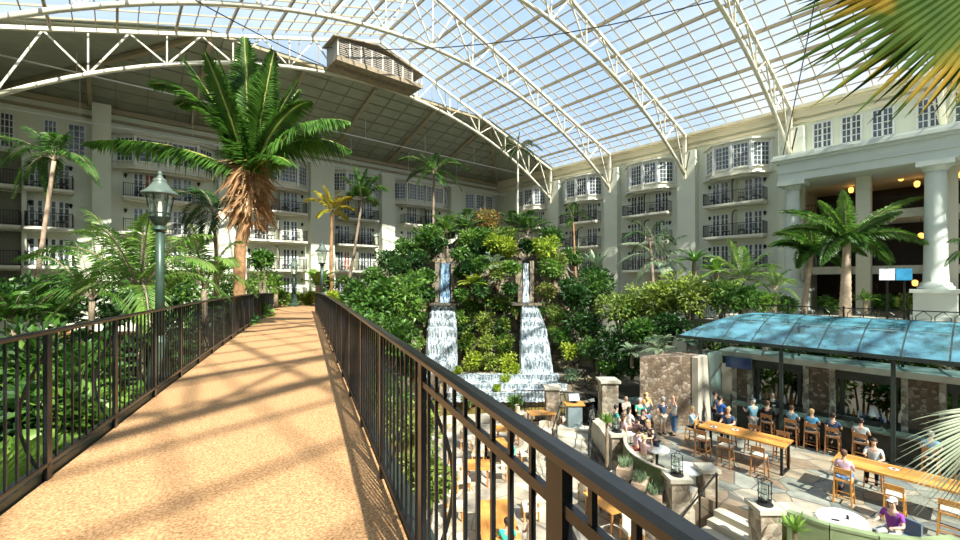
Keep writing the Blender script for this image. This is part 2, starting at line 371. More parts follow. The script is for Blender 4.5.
# suspended pipes with hanger wires
for (Y, z, lab) in ((40, 14.1, 'upper white pipe hung under the solid ceiling'), (43.5, 11.8, 'lower white pipe hung in front of the left wing')):
    p = thing('suspended_pipe', (XM, Y, z), lab, 'pipe', 'white pipes hung across the left wing')
    part('pipe', MB().tube([(XL+.3, Y, z), (XR-1, Y, z)], .06, 8), WHITE, p)
    hm = MB()
    for X in range(-2, 42, 7): hm.beam((X, Y, z), (X, Y, min(hipz(Y), ZE+.36*(X-XL), ZE+.36*(XR-X))-.02), .03, .03)
    part('hanger_wires', hm, WHITE, p)
cb = MB()
for (a, b, sag) in (((30, 6, 17.3), (42.0, 11, 9.8), .4), ((30, 6, 17.3), (13, 35, 19), 1.6), ((-5, 20, 13), (13, 35, 17.5), .4)):
    a = Vector(a); b = Vector(b); cb.tube([a.lerp(b, k/12)-Vector((0, 0, sag*4*(k/12)*(1-k/12))) for k in range(13)], .035, 5)
tag(cb.build('electric_cable', BLACK), 'long thin black cable strung below the roof trusses', 'cable')

# ---------------- penthouse on the gable ----------------
p = thing('roof_cabin', (17.3, 34.4, 17.6), 'small slatted wooden cabin with a pitched roof under the glass ridge', 'cabin')
x0, x1, y0, y1, zb = 13.3, 21.3, 33.2, 35.5, 17.6
part('floor_deck', MB().bb(x0, x1, y0, y1, zb-.15, zb).bb(x0, x1, y0-.12, y0, zb-.25, zb+.12).bb(x0+.3, x1-.3, 34.2, 34.4, zb-.4, zb-.15), mat('cabin_timber', (.34, .27, .18), .8, var=.3, scale=3), p)
lv = MB()
for k in range(9): lv.bb(x0+.1, x1-1.0, y0+.02, y0+.07, zb+.2+k*.16, zb+.29+k*.16)
part('slatted_screen', lv, mat('weathered_slats', (.36, .32, .27), .8, var=.3, scale=5), p)
for k in range(9): part('railing_post', MB().bb(x0+.1+k*.97, x0+.2+k*.97, y0, y0+.1, zb, zb+1.5-.1*max(0, k-4)), STEEL, p)
part('cabin_wall', MB().bb(x0+.1, x0+.25, y0+.1, y1, zb, zb+1.6).bb(x0+.2, x1-2, y1-.7, y1-.6, zb, zb+1.5), mat('cabin_wall_grey', (.30, .28, .22), .8), p)
rr = MB(); yy0 = y0-.25
rr.add([(x0-.3, yy0, zb+1.5), (16.9, yy0, zb+2.05), (16.9, y1, zb+2.05), (x0-.3, y1, zb+1.5), (x0-.3, yy0, zb+1.6), (16.9, yy0, zb+2.13), (16.9, y1, zb+2.13), (x0-.3, y1, zb+1.6)], [(0, 1, 2, 3), (4, 7, 6, 5), (0, 4, 5, 1), (3, 2, 6, 7), (0, 3, 7, 4)])
rr.add([(x1, yy0, zb+.9), (16.9, yy0, zb+2.05), (16.9, y1, zb+2.05), (x1, y1, zb+.9), (x1, yy0, zb+1.0), (16.9, yy0, zb+2.13), (16.9, y1, zb+2.13), (x1, y1, zb+1.0)], [(3, 2, 1, 0), (5, 6, 7, 4), (1, 5, 4, 0), (7, 6, 2, 3), (4, 7, 3, 0)])
part('cabin_roof', rr, MATS['cabin_timber'], p)

# ---------------- windows, doors, balconies ----------------
WN = [0]; DN = [0]
class Fr:   # facade frame: s along the wall (screen right positive), o outwards into the room
    def __init__(s, kind): s.k = kind
    def P(s, a, o, z): return Vector((a, YB-o, z)) if s.k == 'L' else Vector((XR-o, a, z))
    def box(s, mb, a0, a1, o0, o1, z0, z1):
        p = s.P(a0, o0, z0); q = s.P(a1, o1, z1)
        mb.bb(min(p.x, q.x), max(p.x, q.x), min(p.y, q.y), max(p.y, q.y), min(p.z, q.z), max(p.z, q.z))
def wgrid(mb, A, B, z0, z1, nrm, cols, rows, fw=.07, mw=.035, dep=.05):
    """frame with muntins between plan points A,B"""
    A = Vector(A); B = Vector(B); nrm = Vector(nrm)
    def bar(p, q, w): mb.beam(p+nrm*dep/2, q+nrm*dep/2, w, dep, up=nrm)
    zz = lambda P, z: Vector((P.x, P.y, z))
    for P in (A, B): bar(zz(P, z0), zz(P, z1), fw)
    for z in (z0, z1): bar(zz(A, z), zz(B, z), fw)
    for i in range(1, cols): P = A.lerp(B, i/cols); bar(zz(P, z0), zz(P, z1), mw if i*2 != cols else fw)
    for j in range(1, rows): z = z0+(z1-z0)*j/rows; bar(zz(A, z), zz(B, z), mw)
def pane(mb, A, B, z0, z1, nrm, off=.01):
    A = Vector(A)+Vector(nrm)*off; B = Vector(B)+Vector(nrm)*off
    mb.add([(A.x, A.y, z0), (B.x, B.y, z0), (B.x, B.y, z1), (A.x, A.y, z1)], [(0, 1, 2, 3)])
def bay(fr, a0, a1, z0, z1, label, dep=1.25, half=False):
    c = fr.P((a0+a1)/2, 0, z0); t = thing('bay_window', c, label, 'bay window', 'white bay windows on the top floor')
    w = a1-a0; ch = min(1.3, w*.22)
    plan = [(a0, 0), (a0+ch, dep), ((a0+a1)/2, dep+.12), (a1-ch, dep), (a1, 0)]
    P = [fr.P(a, o, 0) for a, o in plan]
    ap = MB(); hd = MB()
    def ring(mb, z_0, z_1, gr):
        pl = [fr.P((a-(a0+a1)/2)*(1+gr*.12)+(a0+a1)/2, o*(1+gr*.12)+.0, 0) for a, o in plan]
        mb.prism([(q.x, q.y) for q in pl], z_0, z_1)
    ring(ap, z0, z0+.45, 0); ring(ap, z0-.12, z0, 1); ring(ap, z0-.3, z0-.12, -1.2); ring(ap, z0+.42, z0+.52, .5)
    part('apron', ap, CREAM2, t)
    ring(hd, z1-.28, z1, 0); ring(hd, z1-.06, z1+.08, 1)
    part('head_moulding', hd, CREAM2, t)
    mb = MB(); 
    for q in P: mb.box((q.x, q.y, (z0+z1)/2), (.2, .2, z1-z0-.3))
    part('mullions', mb, WHITE, t)
    for i in range(4):
        A, B = P[i], P[i+1]; mid = (A+B)/2; cen = fr.P((a0+a1)/2, 0, 0); d = (B-A).normalized(); n = Vector((d.y, -d.x, 0))
        if n.dot(mid-cen) < 0: n = -n
        A2 = A.lerp(B, .1); B2 = A.lerp(B, .9); L = (B-A).length; k = 2 if L > 2.2 else 1
        for q in range(k):
            A3 = A2.lerp(B2, q/k+.03); B3 = A2.lerp(B2, (q+1)/k-.03)
            fm = MB(); wgrid(fm, A3, B3, z0+.55, z1-.32, n, 4, 5); f = part('window', fm, WHITE, t)
            pm = MB(); pane(pm, A3, B3, z0+.55, z1-.32, n); part('pane', pm, GLASSW, f)
def railing(fr, mb, a0, a1, z, dep, h=1.05, sp=.14):
    pts = [(a0, 0), (a0, dep), (a1, dep), (a1, 0)]
    for (p, q) in zip(pts[:-1], pts[1:]):
        A = fr.P(*p, z); B = fr.P(*q, z); L = (B-A).length
        for zz in (.08, h): mb.beam(A+Vector((0, 0, zz)), B+Vector((0, 0, zz)), .045, .045)
        n = max(2, int(L/sp))
        for i in range(n+1): C = A.lerp(B, i/n); mb.beam(C+Vector((0, 0, .08)), C+Vector((0, 0, h)), .022, .022, up=Vector((1, 0, 0)))
    for p in pts[1:3]: C = fr.P(*p, z); mb.beam(C, C+Vector((0, 0, h+.05)), .06, .06, up=Vector((1, 0, 0)))
def chair_bal(base, rz, label):
    t = thing('balcony_chair', base, label, 'chair', 'dark metal chairs on the balconies')
    M = Matrix.Rotation(rz, 3, 'Z'); B = Vector(base)
    def b(c, d): f.box(B+M@Vector(c), d, rz)
    f = MB()
    for x in (-.2, .2):
        for y in (-.2, .2): b((x, y, .22), (.035, .035, .44))
    b((0, 0, .42), (.44, .44, .03)); part('frame', f, BLACK, t)
    f = MB(); b((0, 0, .45), (.46, .46, .04)); part('seat', f, BLACK, t)
    f = MB(); b((0, .21, .92), (.46, .03, .04)); b((0, .21, .55), (.46, .03, .03))
    for i in range(5): b((-.19+i*.095, .21, .72), (.025, .02, .4))
    part('backrest', f, BLACK, t)
def lantern(pos, out, label):
    t = thing('wall_lantern', pos, label, 'wall lantern', 'small wall lanterns beside the balcony doors')
    p = Vector(pos); o = Vector(out)
    part('bracket', MB().beam(p-o*.12+Vector((0, 0, .2)), p+Vector((0, 0, .2)), .04, .04), BLACK, t)
    part('lamp_housing', MB().lathe(p, [(.03, -.12), (.10, 0), (.12, .1), (.16, .14), (.03, .26)], 6), BLACK, t)
    part('lamp_glow', MB().lathe(p, [(.05, -.06), (.09, .0), (.09, .07), (.07, .1)], 6), mat('warm_bulb', (1, .5, .2), .4, emis=(1, .35, .08), estr=.25), t)
rows = ['top', 'second', 'third', 'lowest']
def doorset(fr, a, z, wd=.62, red=None, glass=None):
    for q in range(2):
        DN[0] += 1
        a0 = a-wd-.06 if q == 0 else a+.06; a1 = a0+wd
        A = fr.P(a0, 0, 0); B = fr.P(a1, 0, 0); n = (fr.P(0, 1, 0)-fr.P(0, 0, 0))
        m = MB(); m.cur = 0; wgrid(m, A, B, z+.05, z+2.1, n, 2, 4, .1, .04, .06)
        m.cur = 1; pane(m, A, B, z+.05, z+2.1, n, .012)
        gl = glass or GLASSW
        if red and q == 1: gl = mat('rust_curtain', (.40, .10, .04), .8)
        o = struct('door_%d' % DN[0], m, [WHITE, gl])
BN = [0]
def balcony(fr, a0, a1, z, phr, dep=1.15, da=None, lan=True, chairs=True, divider=True, glass=None, red=None):
    c = fr.P((a0+a1)/2, dep/2, z)
    t = thing('balcony', c, 'balcony with black railing, '+phr, 'balcony', 'hotel room balconies with black railings')
    sl = MB(); fr.box(sl, a0-.06, a1+.06, 0, dep+.06, z-.2, z); fr.box(sl, a0, a1, 0, dep-.1, z-.3, z-.2); part('slab', sl, CREAM2, t)
    rl = MB(); railing(fr, rl, a0, a1, z, dep); part('railing', rl, BLACK, t)
    mid = (a0+a1)/2
    if divider:
        dv = MB(); n = 8; pr = [(0, z), (dep-.15, z), (dep-.15, z+1.7)]+[((dep-.15)*math.cos(x*math.pi/2/n), z+1.7+.6*math.sin(x*math.pi/2/n)) for x in range(1, n)]+[(0, z+2.3)]
        L = [fr.P(mid-.06, o, zz) for o, zz in pr]; Rr = [fr.P(mid+.06, o, zz) for o, zz in pr]; k = len(pr)
        dv.add(L+Rr, [tuple(range(k)), tuple(range(k, 2*k))[::-1]]+[(i, (i+1) % k, k+(i+1) % k, k+i) for i in range(k)])
        part('arched_divider', dv, CREAM2, t)
        ed = MB(); E_ = [fr.P(mid, o, zz) for o, zz in pr[1:]]
        for q0, q1 in zip(E_[:-1], E_[1:]): ed.beam(q0, q1, .15, .09, up=(fr.P(1, 0, 0)-fr.P(0, 0, 0)))
        part('divider_edge', ed, BLACK, t)
    for i, a in enumerate(da or (mid-1.35, mid+1.35)):
        doorset(fr, a, z, red=(red == i), glass=glass if i else None)
    if chairs:
        for i, a in enumerate((mid-1.7, mid-.6, mid+.65, mid+1.8)):
            if a < a0+.3 or a > a1-.3: continue
            rz0 = (0 if fr.k == 'L' else math.pi/2)+(.5 if i % 2 else -.5)+(math.pi if i % 2 else 0)
            chair_bal(tuple(fr.P(a, dep*.55, z)), rz0, 'dark chair %s, balcony %s' % (['far left', 'left of divider', 'right of divider', 'far right'][i] if fr.k == 'L' else ['far right', 'right of divider', 'left of divider', 'far left'][i], phr))
    if lan:
        n = (fr.P(0, 1, 0)-fr.P(0, 0, 0))
        for i, a in enumerate((a0+.15, a1-.15)):
            lantern(tuple(fr.P(a, .14, z+1.75)), tuple(n), 'small lantern, %s end of balcony %s' % (['left', 'right'][i] if fr.k == 'L' else ['right', 'left'][i], phr))
LW = Fr('L'); RWL = Fr('R')
SZ = [6.85, 3.95, 1.05, -1.85]
mods = [(-.05, 6.9, .5, 5.9, 'the bay above the green lamp'), (9.3, 15.4, 9.7, 15.0, 'the bay right of the tall palm'), (18.1, 23.5, 18.4, 23.0, 'the bay above the yellow palm'), (25.5, 33.4, 26.5, 32.4, 'the wide bay left of the waterfalls'), (36.2, 42.0, 36.6, 41.6, 'the left wing rightmost bay')]
for (a0, a1, b0, b1, ph) in mods:
    bay(LW, a0, a1, 9.25, 12.0, 'pale multi-paned window bay, '+ph, dep=1.1)
    for i, z in enumerate(SZ):
        if ph.startswith('the rightmost') and i > 1: continue
        balcony(LW, b0, b1, z, '%s row under %s' % (rows[i], ph), red=0 if (i == 0 and a0 < 0) or (i == 2 and a0 == 18.1) else None, glass=GLASSB if (i == 0 and a0 < 0) else None)
for i, z in enumerate(SZ):
    balcony(LW, -5.0, -2.5, z, '%s row at the left wing far corner' % rows[i], divider=False, da=(-3.4,), glass=GLASSB)
# leftmost recess, past the corner fin; its shade is a dark panel colour
struct('trim_13', MB().bb(-5.25, -5.0, YB-.5, YB, ZF, 9.2), CREAM, 'thin wall fin at the far left edge')
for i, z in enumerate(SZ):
    struct('wall_recess_shade', MB().bb(XL, -5.25, YB-.03, YB, z, z+2.5), mat('shaded_loggia_wall', (.22, .21, .15), .9), 'loggia wall panel with the recess shade put into its dark colour')
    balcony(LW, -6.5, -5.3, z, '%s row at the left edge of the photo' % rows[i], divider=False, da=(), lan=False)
for (px0, px1, y0_, y1_) in ((0, 14, 114, 144), (44, 57, 122, 150), (68, 85, 127, 157)):
    WN[0] += 1
    a0 = onY(px0, YB); a1 = onY(px1, YB); a0 = max(a0, XL+.1)
    m = MB(); wgrid(m, (a0, YB, 0), (a1, YB, 0), 9.7, 12.2, (0, -1, 0), 3, 5, .12, .05, .07); m.cur = 1; pane(m, (a0, YB, 0), (a1, YB, 0), 9.7, 12.2, (0, -1, 0))
    struct('window_%d' % WN[0], m, [WHITE, GLASSW], 'multi-paned window high on the left wing')
rmods = [(37.0, 42.4, 'the first right wing bay'), (28.5, 34.0, 'the second right wing bay'), (20.2, 25.5, 'the third right wing bay'), (11.9, 17.2, 'the big bay beside the portico')]
for (a0, a1, ph) in rmods:
    bay(RWL, a0, a1, 9.3, 12.15, 'sunlit white multi-paned window bay, '+ph, dep=1.3)
    for i, z in enumerate(SZ):
        if i == 3 or (i == 2 and a0 > 36): continue
        balcony(RWL, a0+.3, a1-.2, z, '%s row under %s' % (rows[i], ph))
# windows over the portico
yk = 9.0
for k in range(9):
    WN[0] += 1
    n = (-1, 0, 0); m = MB(); wgrid(m, (XR, yk-1.15, 0), (XR, yk, 0), 10.0, 12.5, n, 4, 5, .12, .05, .07); m.cur = 1; pane(m, (XR, yk-1.15, 0), (XR, yk, 0), 10.0, 12.5, n)
    struct('window_%d' % WN[0], m, [WHITE, GLASSW], 'white multi-paned window above the portico'); yk -= 1.75
    if k % 3 == 2: yk -= .6

# ---------------- portico / lobby ----------------
XP = 39.0
e = MB().bb(XP, XR, -20, 10.4, 7.5, 8.9).bb(XP-.18, XR, -20, 10.6, 8.9, 9.1).bb(XP-.38, XR, -20, 10.8, 9.1, 9.35).bb(XP-.3, XR, -20, 10.7, 9.35, 9.5).bb(XP-.1, XP, -20, 10.45, 8.1, 8.2)
struct('trim_9', e, GREYGREEN, 'pale green entablature of the portico')
struct('wall_portico_side', MB().bb(XP+1.8, XR+6, 10.0, 10.5, ZU, 9.5), GREYGREEN, 'side wall of the portico')
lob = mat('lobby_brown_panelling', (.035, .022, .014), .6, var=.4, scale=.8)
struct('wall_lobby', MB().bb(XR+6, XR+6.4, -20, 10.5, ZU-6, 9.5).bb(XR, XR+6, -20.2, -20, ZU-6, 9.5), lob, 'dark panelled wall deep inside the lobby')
struct('ceiling_lobby', MB().bb(XR, XR+6.4, -20, 10.5, 7.5, 7.8), CREAM2)
struct('floor_lobby', MB().bb(28.6, XR+6.4, -20, 12, ZU-.3, ZU), PALE, 'upper terrace floor by the lobby')
struct('trim_10', MB().bb(XR+.5, XR+6, -20, 10.0, .55, .95).bb(XR+.3, XR+.5, -20, 10.0, .45, 1.05), CREAM2, 'mezzanine floor edge in the lobby')
struct('trim_11', MB().bb(XR+.5, XR+6, -20, 10.0, 4.6, 5.0).bb(XR+.3, XR+.5, -20, 10.0, 4.5, 5.1), CREAM2, 'upper mezzanine edge in the lobby')
def column(x, y, label, r=.56):
    t = thing('column', (x, y, ZU), label, 'column', 'pale columns of the portico')
    part('pedestal', MB().box((x, y, ZU+.12), (2.2, 2.2, .25)).box((x, y, ZU+.95), (1.9, 1.9, 1.5)).box((x, y, ZU+1.8), (2.2, 2.2, .22)), GREYGREEN, t)
    part('shaft', MB().lathe((x, y, ZU+1.9), [(.85, 0), (.85, .18), (.75, .25), (.72, .4), (r+.04, .5), (r, 1.5), (r*.9, 7.2), (r*.88, 7.45)], 32), GREYGREEN, t, True)
    part('capital', MB().lathe((x, y, 6.85), [(r*.9, 0), (r*1.05, .1), (r*1.2, .3), (r*1.25, .34)], 32).box((x, y, 7.33), (1.7, 1.7, .33)), GREYGREEN, t)
column(XP+.6, 2.1, 'large round pale column on a square pedestal at the right edge')
column(XP+.6, 9.6, 'slim pale column at the left end of the portico', .45)
column(XP+.6, -6.5, 'round portico column beyond the right edge')
pl = MB().bb(XP+2.2, XP+3.0, 1.2, 2.0, ZU, 7.5).bb(XP+2.2, XP+3.0, 5.4, 6.2, ZU, 7.5)
struct('trim_12', pl, CREAM2, 'square pilasters behind the columns')
for (px, py, lab) in ((901, 178, 'upper'), (917, 184, 'lower'), (915, 213, 'middle'), (921, 236, 'small'), (851, 190, 'leftmost'), (915, 283, 'bottom'), (962, 175, 'rightmost')):
    q = W(px, py, 1); sc = (XR+2)/q.x; q = q*sc
    t = thing('pendant_lamp', tuple(q), 'warm glowing pendant lamp in the lobby, the %s of the cluster' % lab, 'lamp', 'warm pendant lamps in the lobby')
    part('lamp_shade', MB().lathe(q, [(.07, -.22), (.15, -.14), (.17, .12), (.07, .22)], 12), mat('amber_lamp', (1, .5, .12), .4, emis=(1, .45, .08), estr=3), t)
    top = 7.5 if q.z > 5.1 else (4.55 if q.z > 1.1 else .5)
    part('cord', MB().beam(q+Vector((0, 0, .2)), (q.x, q.y, max(top, q.z+.4)), .03), BLACK, t)
# lobby railing on the mezzanines
for zz, lab in ((.95, 'lower'), (5.0, 'upper')):
    r = MB(); 
    for h in (.1, 1.05): r.beam((XR+.35, -14, zz+h), (XR+.35, 9.9, zz+h), .05)
    y = -14
    while y < 9.9: r.beam((XR+.35, y, zz), (XR+.35, y, zz+1.05), .03, .03, up=Vector((1, 0, 0))); y += .2
    tag(r.build('railing', BLACK), 'black railing of the %s lobby mezzanine' % lab, 'railing')
# two screens on a stand
q = W(889, 272, 30); sc = 36/q.x
for dx, colr, lab, nm in ((887, (.9, .95, 1), 'white notice board on a stand by the lobby', 'notice_board'), (904, (.05, .32, .55), 'blue screen on a stand by the lobby', 'display_screen')):
    q = W(dx, 276, 1)*1.0; q = q*(37.0/q.x)
    t = thing(nm, (q.x, q.y, ZU), lab, 'screen')
    part('screen', MB().box((q.x, q.y, q.z+.1), (.08, .72, .72)), mat(nm+'_face', colr, .4, emis=colr, estr=.5 if dx < 900 else .6, coord='Generated', var=.5, scale=2), t)
    part('stand', MB().beam((q.x+.1, q.y, ZU), (q.x+.1, q.y, q.z+.5), .1).box((q.x+.1, q.y, ZU+.03), (.6, .6, .06)), BLACK, t)

# ---------------- terraces, ground ----------------
struct('wall_retaining', MB().bb(28.2, 28.6, -20, 12.5, ZF, ZU).bb(28.6, 42.6, 12.0, 12.4, ZF, ZU), PALE, 'pale retaining wall behind the bar')
pa = Wz(594, 398, ZT); pb = Wz(602, 428, ZT); pc = LD(5.2, 17.3); pd = LD(5.9, 13.3); 
pe = LD(7.2, 14.0); pf = LD(8.6, 13.2); pg = LD(7.9, 11.5)
poly = [tuple(v)[:2] for v in (pa, pb, pc, pd, LD(6.6, 13.2), LD(6.9, 14.2), LD(8.7, 13.1), LD(7.5, 11.3), LD(9, 8), LD(14, -2))]+[(28.2, -16), (28.2, 12.4), (25, 13.5), (19.5, 15.5)]
struct('floor_terrace', MB().prism(poly, ZF, ZT), SLATE, 'slate-paved upper dining terrace')
lp = [tuple(v)[:2] for v in (LD(-2.4, 24), LD(5.5, 25), LD(9, 22), LD(9, 6), LD(-1.0, 6), LD(-2.4, 14))]
struct('floor_lower', MB().prism(lp, ZF, ZF+.06), PAVEL, 'pale flagstone lower dining floor')
# terrace garden railing behind the canopy
t = thing('garden_railing', (28.7, 2, ZU), 'black railing along the upper terrace behind the glass canopy', 'railing')
r = MB()
for h in (.1, 1.05): r.beam((28.75, -14, ZU+h), (28.75, 12, ZU+h), .05)
part('rails', r, BLACK, t)
r = MB(); y = -8
while y < 12:
    for s_ in (-1, 1):
        pts = [(28.75, y+s_*.0, ZU+.1), (28.75, y+s_*.25, ZU+.35), (28.75, y+s_*.25, ZU+.8), (28.75, y, ZU+1.05)]
        r.tube(pts, .018, 4)
    y += .62
part('scrolls', r, BLACK, t)
for k in range(11): part('post', MB().beam((28.75, -12+k*2.4, ZU), (28.75, -12+k*2.4, ZU+1.15), .07, .07, up=Vector((1, 0, 0))), BLACK, t)
# ---------------- footbridge ----------------
def BP(s, p, z=0.0): return LD(-.3754*s+.9268*p, .9268*s+.3754*p, z)
def dz(s): return -1.65-.45*(max(0, s-5)/26)**2
PL, PR = -1.98, .60
SE = 31.0
t = thing('footbridge', BP(14, -.7, -2.0), 'footbridge with tan aggregate deck leading towards the left wing', 'bridge')
def strip(p0, p1, za, zb, s0=-3.0, s1=SE, n=34):
    m = MB(); vs = []; fs = []
    for i in range(n+1):
        s = s0+(s1-s0)*i/n
        vs += [BP(s, p0, dz(s)+za), BP(s, p1, dz(s)+za), BP(s, p1, dz(s)+zb), BP(s, p0, dz(s)+zb)]
    for i in range(n):
        a = i*4; b = a+4
        for k in range(4): fs.append((a+k, a+(k+1) % 4, b+(k+1) % 4, b+k))
    fs += [(3, 2, 1, 0), tuple(n*4+k for k in range(4))]
    return m.add(vs, fs)
part('deck', strip(PL, PR, -.22, 0), DECK, t)
DKG = mat('dark_green_steel', (.035, .055, .045), .45, var=.3, scale=4)
for (a, b) in ((PL-.14, PL-.02), (PR+.02, PR+.14)): part('edge_beam', strip(a, b, -.45, .07), DKG, t)
for s in (4, 12, 20, 28):
    q = BP(s, -.7, 0); part('pier', MB().lathe((q.x, q.y, ZF), [(.45, 0), (.4, dz(s)-.45-ZF)], 20), PALE, t, True)
part('girder', strip(-1.2, -.2, -.6, -.22), PALE, t)
def rail(p, side, label, near_s):
    t = thing('bridge_railing', BP(14, p, dz(14)), label, 'railing')
    tr = MB(); n = 60; vs = []; fs = []
    H = 1.235
    for i in range(n+1):
        s = -2.5+(SE+2.5)*i/n; z = dz(s)+H
        prof = [(-.025, -.03), (.025, -.03), (.030, -.006), (.018, .006), (-.018, .006), (-.030, -.006)]
        vs += [BP(s, p+a, z+b) for a, b in prof]
    k = 6
    for i in range(n):
        for j in range(k): fs.append((i*k+j, i*k+(j+1) % k, (i+1)*k+(j+1) % k, (i+1)*k+j))
    fs += [tuple(range(k))[::-1], tuple(range(n*k, n*k+k))]
    part('top_rail', tr.add(vs, fs), BRONZE, t)
    for nm, hh, ww, send in (('upper_rail', H-.14, .02, 2.35), ('bottom_rail', .13, .03, SE)):
        if nm == 'upper_rail' and side < 0: continue
        m = MB()
        for i in range(40):
            s = -2.5+(send+2.5)*i/40; s2 = -2.5+(send+2.5)*(i+1)/40
            m.beam(BP(s, p, dz(s)+hh), BP(s2, p, dz(s2)+hh), ww, .032)
        part(nm, m, BRONZE, t)
    # posts at 1.36 m
    s = near_s-1.36*3; i = 0
    bal = []; 
    while s < SE+.1:
        if s > -2.4:
            m = MB(); a = BP(s, p, dz(s)-.1); b = BP(s, p, dz(s)+H-.03); dirn = (BP(1, 0)-BP(0, 0))
            m.beam(a, b, .03, .075, up=dirn); 
            o = part('post', m, BRONZE, t)
            br = MB(); pts = [BP(s, p+side*(.02+.16*math.sin(math.pi*q/8)), dz(s)+.0+(H-.2)*q/8) for q in range(9)]
            br.tube(pts, .012, 6); part('brace', br, BRONZE, o)
        for q in range(1, 10):
            sb = s+q*.136
            if -2.4 < sb < SE: bal.append(sb)
        s += 1.36
    bal.sort(key=lambda v: abs(v-.8) if side > 0 else abs(v-2.8))
    rest = MB()
    for j, sb in enumerate(bal):
        m = MB() if j < 98 else rest
        a = BP(sb, p, dz(sb)+.13); b = BP(sb, p, dz(sb)+H-.03); m.beam(a, b, .015, .015, up=BP(1, 0)-BP(0, 0))
        if j < 98: part('baluster', m, BRONZE, t)
    part('far_balusters', rest, BRONZE, t, kind='stuff')
rail(PR-.015, 1, 'black iron railing on the right side of the footbridge, over the dining area', .92)
rail(PL+.0, -1, 'black iron railing on the left side of the footbridge, before the palms', 6.0)
# landing
le = BP(SE, -.7, 0)
q = [BP(SE-.05, -4.5), BP(SE-.05, 4), BP(SE+7, 7), BP(SE+11, 3), BP(SE+9, -6)]
struct('floor_landing', MB().prism([tuple(v)[:2] for v in q], ZF, -2.14), DECK, 'tan paved landing at the far end of the footbridge')

# ---------------- lamp posts ----------------
def lamp_post(base, ztop, label, sc=1.0, zb=None):
    x, y = base.x, base.y; z0 = base.z
    t = thing('street_lamp', (x, y, z0), label, 'street lamp', None)
    GP = mat('green_lamp_paint', (.055, .10, .075), .4, var=.25, scale=6, metal=.2)
    hz_ = ztop-z0
    H = .95*sc
    part('base', MB().lathe((x, y, z0), [(.26*sc, 0), (.26*sc, .2), (.2*sc, .28), (.2*sc, .55), (.16*sc, .62), (.12*sc, 1.1), (.08*sc, 1.2)], 16), GP, t)
    part('pole', MB().lathe((x, y, z0+1.15), [(.075*sc, 0), (.06*sc, hz_-1.15-H)], 14), GP, t, True)
    zl = ztop-H
    part('collar', MB().lathe((x, y, zl-.12), [(.06*sc, 0), (.11*sc, .04), (.07*sc, .1), (.12*sc, .16), (.17*sc, .24)], 14), GP, t)
    cg = MB()
    for k in range(6):
        a = math.pi*k/3; cg.beam((x+.13*sc*math.cos(a), y+.13*sc*math.sin(a), zl+.08), (x+.2*sc*math.cos(a), y+.2*sc*math.sin(a), zl+.52*sc), .018, .018)
        a2 = a+math.pi/3; cg.beam((x+.15*sc*math.cos(a), y+.15*sc*math.sin(a), zl+.2*sc), (x+.15*sc*math.cos(a2), y+.15*sc*math.sin(a2), zl+.2*sc), .018, .018)
    part('cage', cg, GP, t)
    part('glass', MB().lathe((x, y, zl+.1), [(.12*sc, 0), (.195*sc, .42*sc)], 6), LAMPG, t)
    part('bulb', MB().lathe((x, y, zl+.14), [(.03*sc, 0), (.035*sc, .15*sc), (.02*sc, .26*sc)], 8), mat('bulb_white', (1, .95, .85), .3, emis=(1, .9, .75), estr=1.2), t)
    part('hood', MB().lathe((x, y, zl+.52*sc), [(.29*sc, 0), (.285*sc, .03), (.19*sc, .1*sc), (.12*sc, .2*sc), (.1*sc, .24*sc), (.11*sc, .27*sc), (.05*sc, .31*sc), (.03*sc, .36*sc), (.045*sc, .39*sc), (.01, .43*sc)], 18), mat('verdigris_hood', (.11, .15, .125), .4, var=.2, scale=5), t, True)
b = W(160, 300, 7.0); lz = (HZ-171)/FP*7.0
part_p = MB().lathe((b.x, b.y, ZF), [(.5, 0), (.38, 6.1)], 20)
tag(part_p.build('lamp_pier', PALE, smooth=True), 'round concrete pier beneath the large green lamp post', 'pier')
lamp_post(Vector((b.x, b.y, ZF+6.1)), lz, 'large green street lamp with flared hood just left of the footbridge', .92)
b = W(322, 300, 33); lamp_post(Vector((b.x, b.y, -2.14)), (HZ-241)/FP*33, 'dark street lamp at the far right end of the footbridge', 1.9)
b = W(294, 300, 35); lamp_post(Vector((b.x, b.y, -2.14)), (HZ-258)/FP*35, 'smaller street lamp in front of the low leaves past the footbridge', 1.5)

